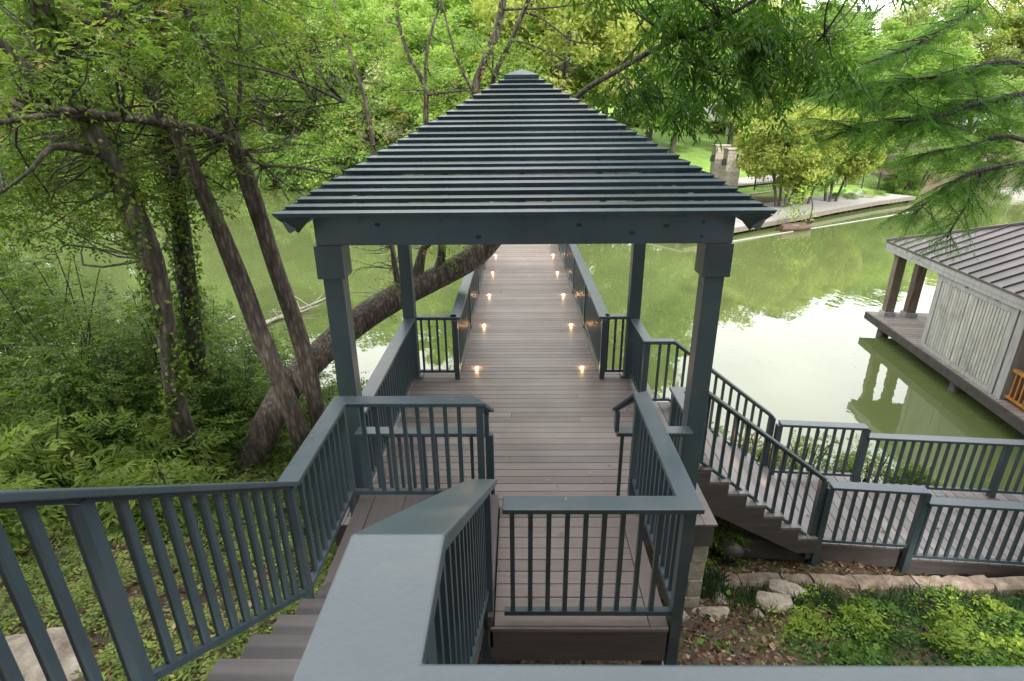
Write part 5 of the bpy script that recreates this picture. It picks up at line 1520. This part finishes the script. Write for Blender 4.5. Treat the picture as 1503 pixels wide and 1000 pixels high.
for (u, v, y_, s_, key, lb_) in ((1288, 262, 42, .9, 'gs', 'round bright green shrub beside the far path'), (1262, 268, 41, 1.0, 'ss', 'silvery grey shrub next to the round green one'),
                               (1238, 270, 40.5, .9, 'ds', 'dark green shrub left of the silvery one'), (1120, 290, 34, .8, 'ds', 'low dark shrub at the end of the roof corner by the dock'), (1330, 255, 46, 1.3, 'gs', 'bright low shrub right of the far path'),
                               (1365, 238, 52, 1.8, 'ss', 'pale shrub before the far terrace'), (1400, 226, 56, 1.6, 'gs', 'green shrub below the terrace wall'), (1455, 232, 57, 2.0, 'ds', 'dark shrub at the far right below the terrace wall')):
    p = at(u, v, y_); z0 = float(gz(p[0], p[1])); me_, C, rx, rz = CM[key]
    r_ = empty('garden_shrub', (p[0], p[1], z0), lb_, 'shrub'); o = bpy.data.objects.new('foliage', me_); link(o); o.parent = r_; o.location = (0, 0, s_ * .6); o.scale = (s_ / rx * 1.2, s_ / rx * 1.2, s_ * .8 / rz)
    mb = MB()
    for k in range(4): mb.tube([(p[0], p[1], z0 - .1), (p[0] + .2 * math.cos(k * 1.6), p[1] + .2 * math.sin(k * 1.6), z0 + s_ * .4), (p[0] + .5 * s_ * math.cos(k * 1.6), p[1] + .5 * s_ * math.sin(k * 1.6), z0 + s_)], [.05, .035, .01], 5, 2, 0)
    obj('stems', mb, M['bark_dark'], r_)
# far woods closing the horizon
lv = Leaves(); r2 = np.random.default_rng(5)
for k in range(420):
    x = -230 + 470 * r2.random(); y = 92 + 60 * r2.random(); z = float(gz(x, y)) + 9 * r2.random() ** .7
    s_ = 4.0; P_ = np.array([x, y, z]) + nrm(r2.normal(0, 1, (110, 3))) * (r2.random((110, 1)) ** .4) * [s_, s_, s_ * .8]
    m_ = 110; kk_ = 1.2 * (.5 + .8 * r2.random(m_))
    lv.add(P_, nrm(r2.normal(0, 1, (m_, 3))), nrm(r2.normal(0, .6, (m_, 3)) + [0, -.3, .7]), kk_, kk_ * .55, .2 + .5 * r2.random() + .3 * (r2.random(m_) - .5))
o = lv.build('distant_wood', M['leaf_far3']); tag(o, 'distant wood closing the view behind the far trees', 'wood', kind='stuff')

# ------------------------------------------------------------------ fallen leaves on the boards
lv = Leaves()
m_ = 46
P = np.column_stack([rng.uniform(3.9, 7, m_), rng.uniform(5.9, 7.0, m_), np.full(m_, D2 + .012)]); P[P[:, 0] < 4.9, 2] = D1 + .012
loose(lv, P, .07, .5, .8, .4, 3)
for (m_, x0, x1, y0, y1, z_) in ((60, -1.6, 1.75, 4.9, 8.4, .008), (60, -.93, 1.25, 8.5, 24, .008), (9, -1.35, -.25, 3.15, 4.2, A_Z + .008), (8, -.1, .9, 3.15, 4.2, B_Z + .008), (14, 2.1, 2.3, 5.8, 7.2, .01)):
    P = np.column_stack([rng.uniform(x0, x1, m_), rng.uniform(y0, y1, m_), np.full(m_, z_)]); loose(lv, P, .045, .5, .75, .5, 3)
for (x_, y_, z_) in ((-1.40, 4.30, A_Z + 1.056), (-.6, 4.27, A_Z + 1.056), (-1.57, 3.7, A_Z + 1.056), (.3, 3.06, B_Z + 1.056), (1.13, 3.8, B_Z + 1.056)):
    loose(lv, np.array([[x_, y_, z_]]), .03, .4, .85, .2, 4)
o = lv.build('fallen_leaves', M['litter']); tag(o, 'a few dry leaves lying on the dock boards', 'leaves', kind='stuff')
print('objects', len(bpy.data.objects), 'tris', sum(len(m.polygons) for m in bpy.data.meshes))

# ------------------------------------------------------------------ unseen house and trees added behind the viewer to shade the near decks
r_ = empty('house', (0, -9, 1.9), 'unseen stone house added behind the viewer to shade the decks', 'house')
m = MB(); m.box(-9, 9, -14, -7.5, 1.5, 8.2); obj('wall', m, M['ledge'], r_)
m = MB(); m.add([(-9.8, -14.8, 8.2), (9.8, -14.8, 8.2), (9.8, -6.6, 8.2), (-9.8, -6.6, 8.2), (-6, -10.7, 10.4), (6, -10.7, 10.4)], [(0, 1, 2, 3), (3, 2, 5, 4), (2, 1, 5), (1, 0, 4, 5), (0, 3, 4)]); obj('roof', m, M['metalroof'], r_)
for k in range(5):
    m = MB(); m.box(-7.5 + k * 3.3, -5.7 + k * 3.3, -7.49, -7.44, 2.6, 4.8); w_ = obj('window', m, M['glass'], r_)
for k, (x, y, h, rr) in enumerate(((-8.5, -3.5, 13, 4.5), (-15, 2, 14, 5.0), (-3.5, -6, 15, 4.5), (4.0, -6.5, 15.5, 4.5), (10.5, -4.5, 14, 4.8), (17, 0, 13, 4.5))):
    far_tree(CM['d1'], x, y, h, rr, 'unseen tall tree added behind the viewer for shade', M['bark'], 300 + k, .26, group='unseen shade trees added behind the viewer', low=.35)
print('total', len(bpy.data.objects))

lv = Leaves()
m_ = 1500; P = np.column_stack([rng.uniform(-16, 12, m_), rng.uniform(8.5, 34, m_) , np.full(m_, WATER + .006)]); P = P[gz(P[:, 0], P[:, 1]) < WATER - .05]
k = rng.random(len(P)) < .35 + .65 * blotch(P[:, 0], P[:, 1], .35, 2) ** 3
loose(lv, P[k], .035, .6, .8, .4, 5)
o = lv.build('floating_leaves', M['litter']); tag(o, 'scattered leaves floating on the lake', 'leaves', kind='stuff')
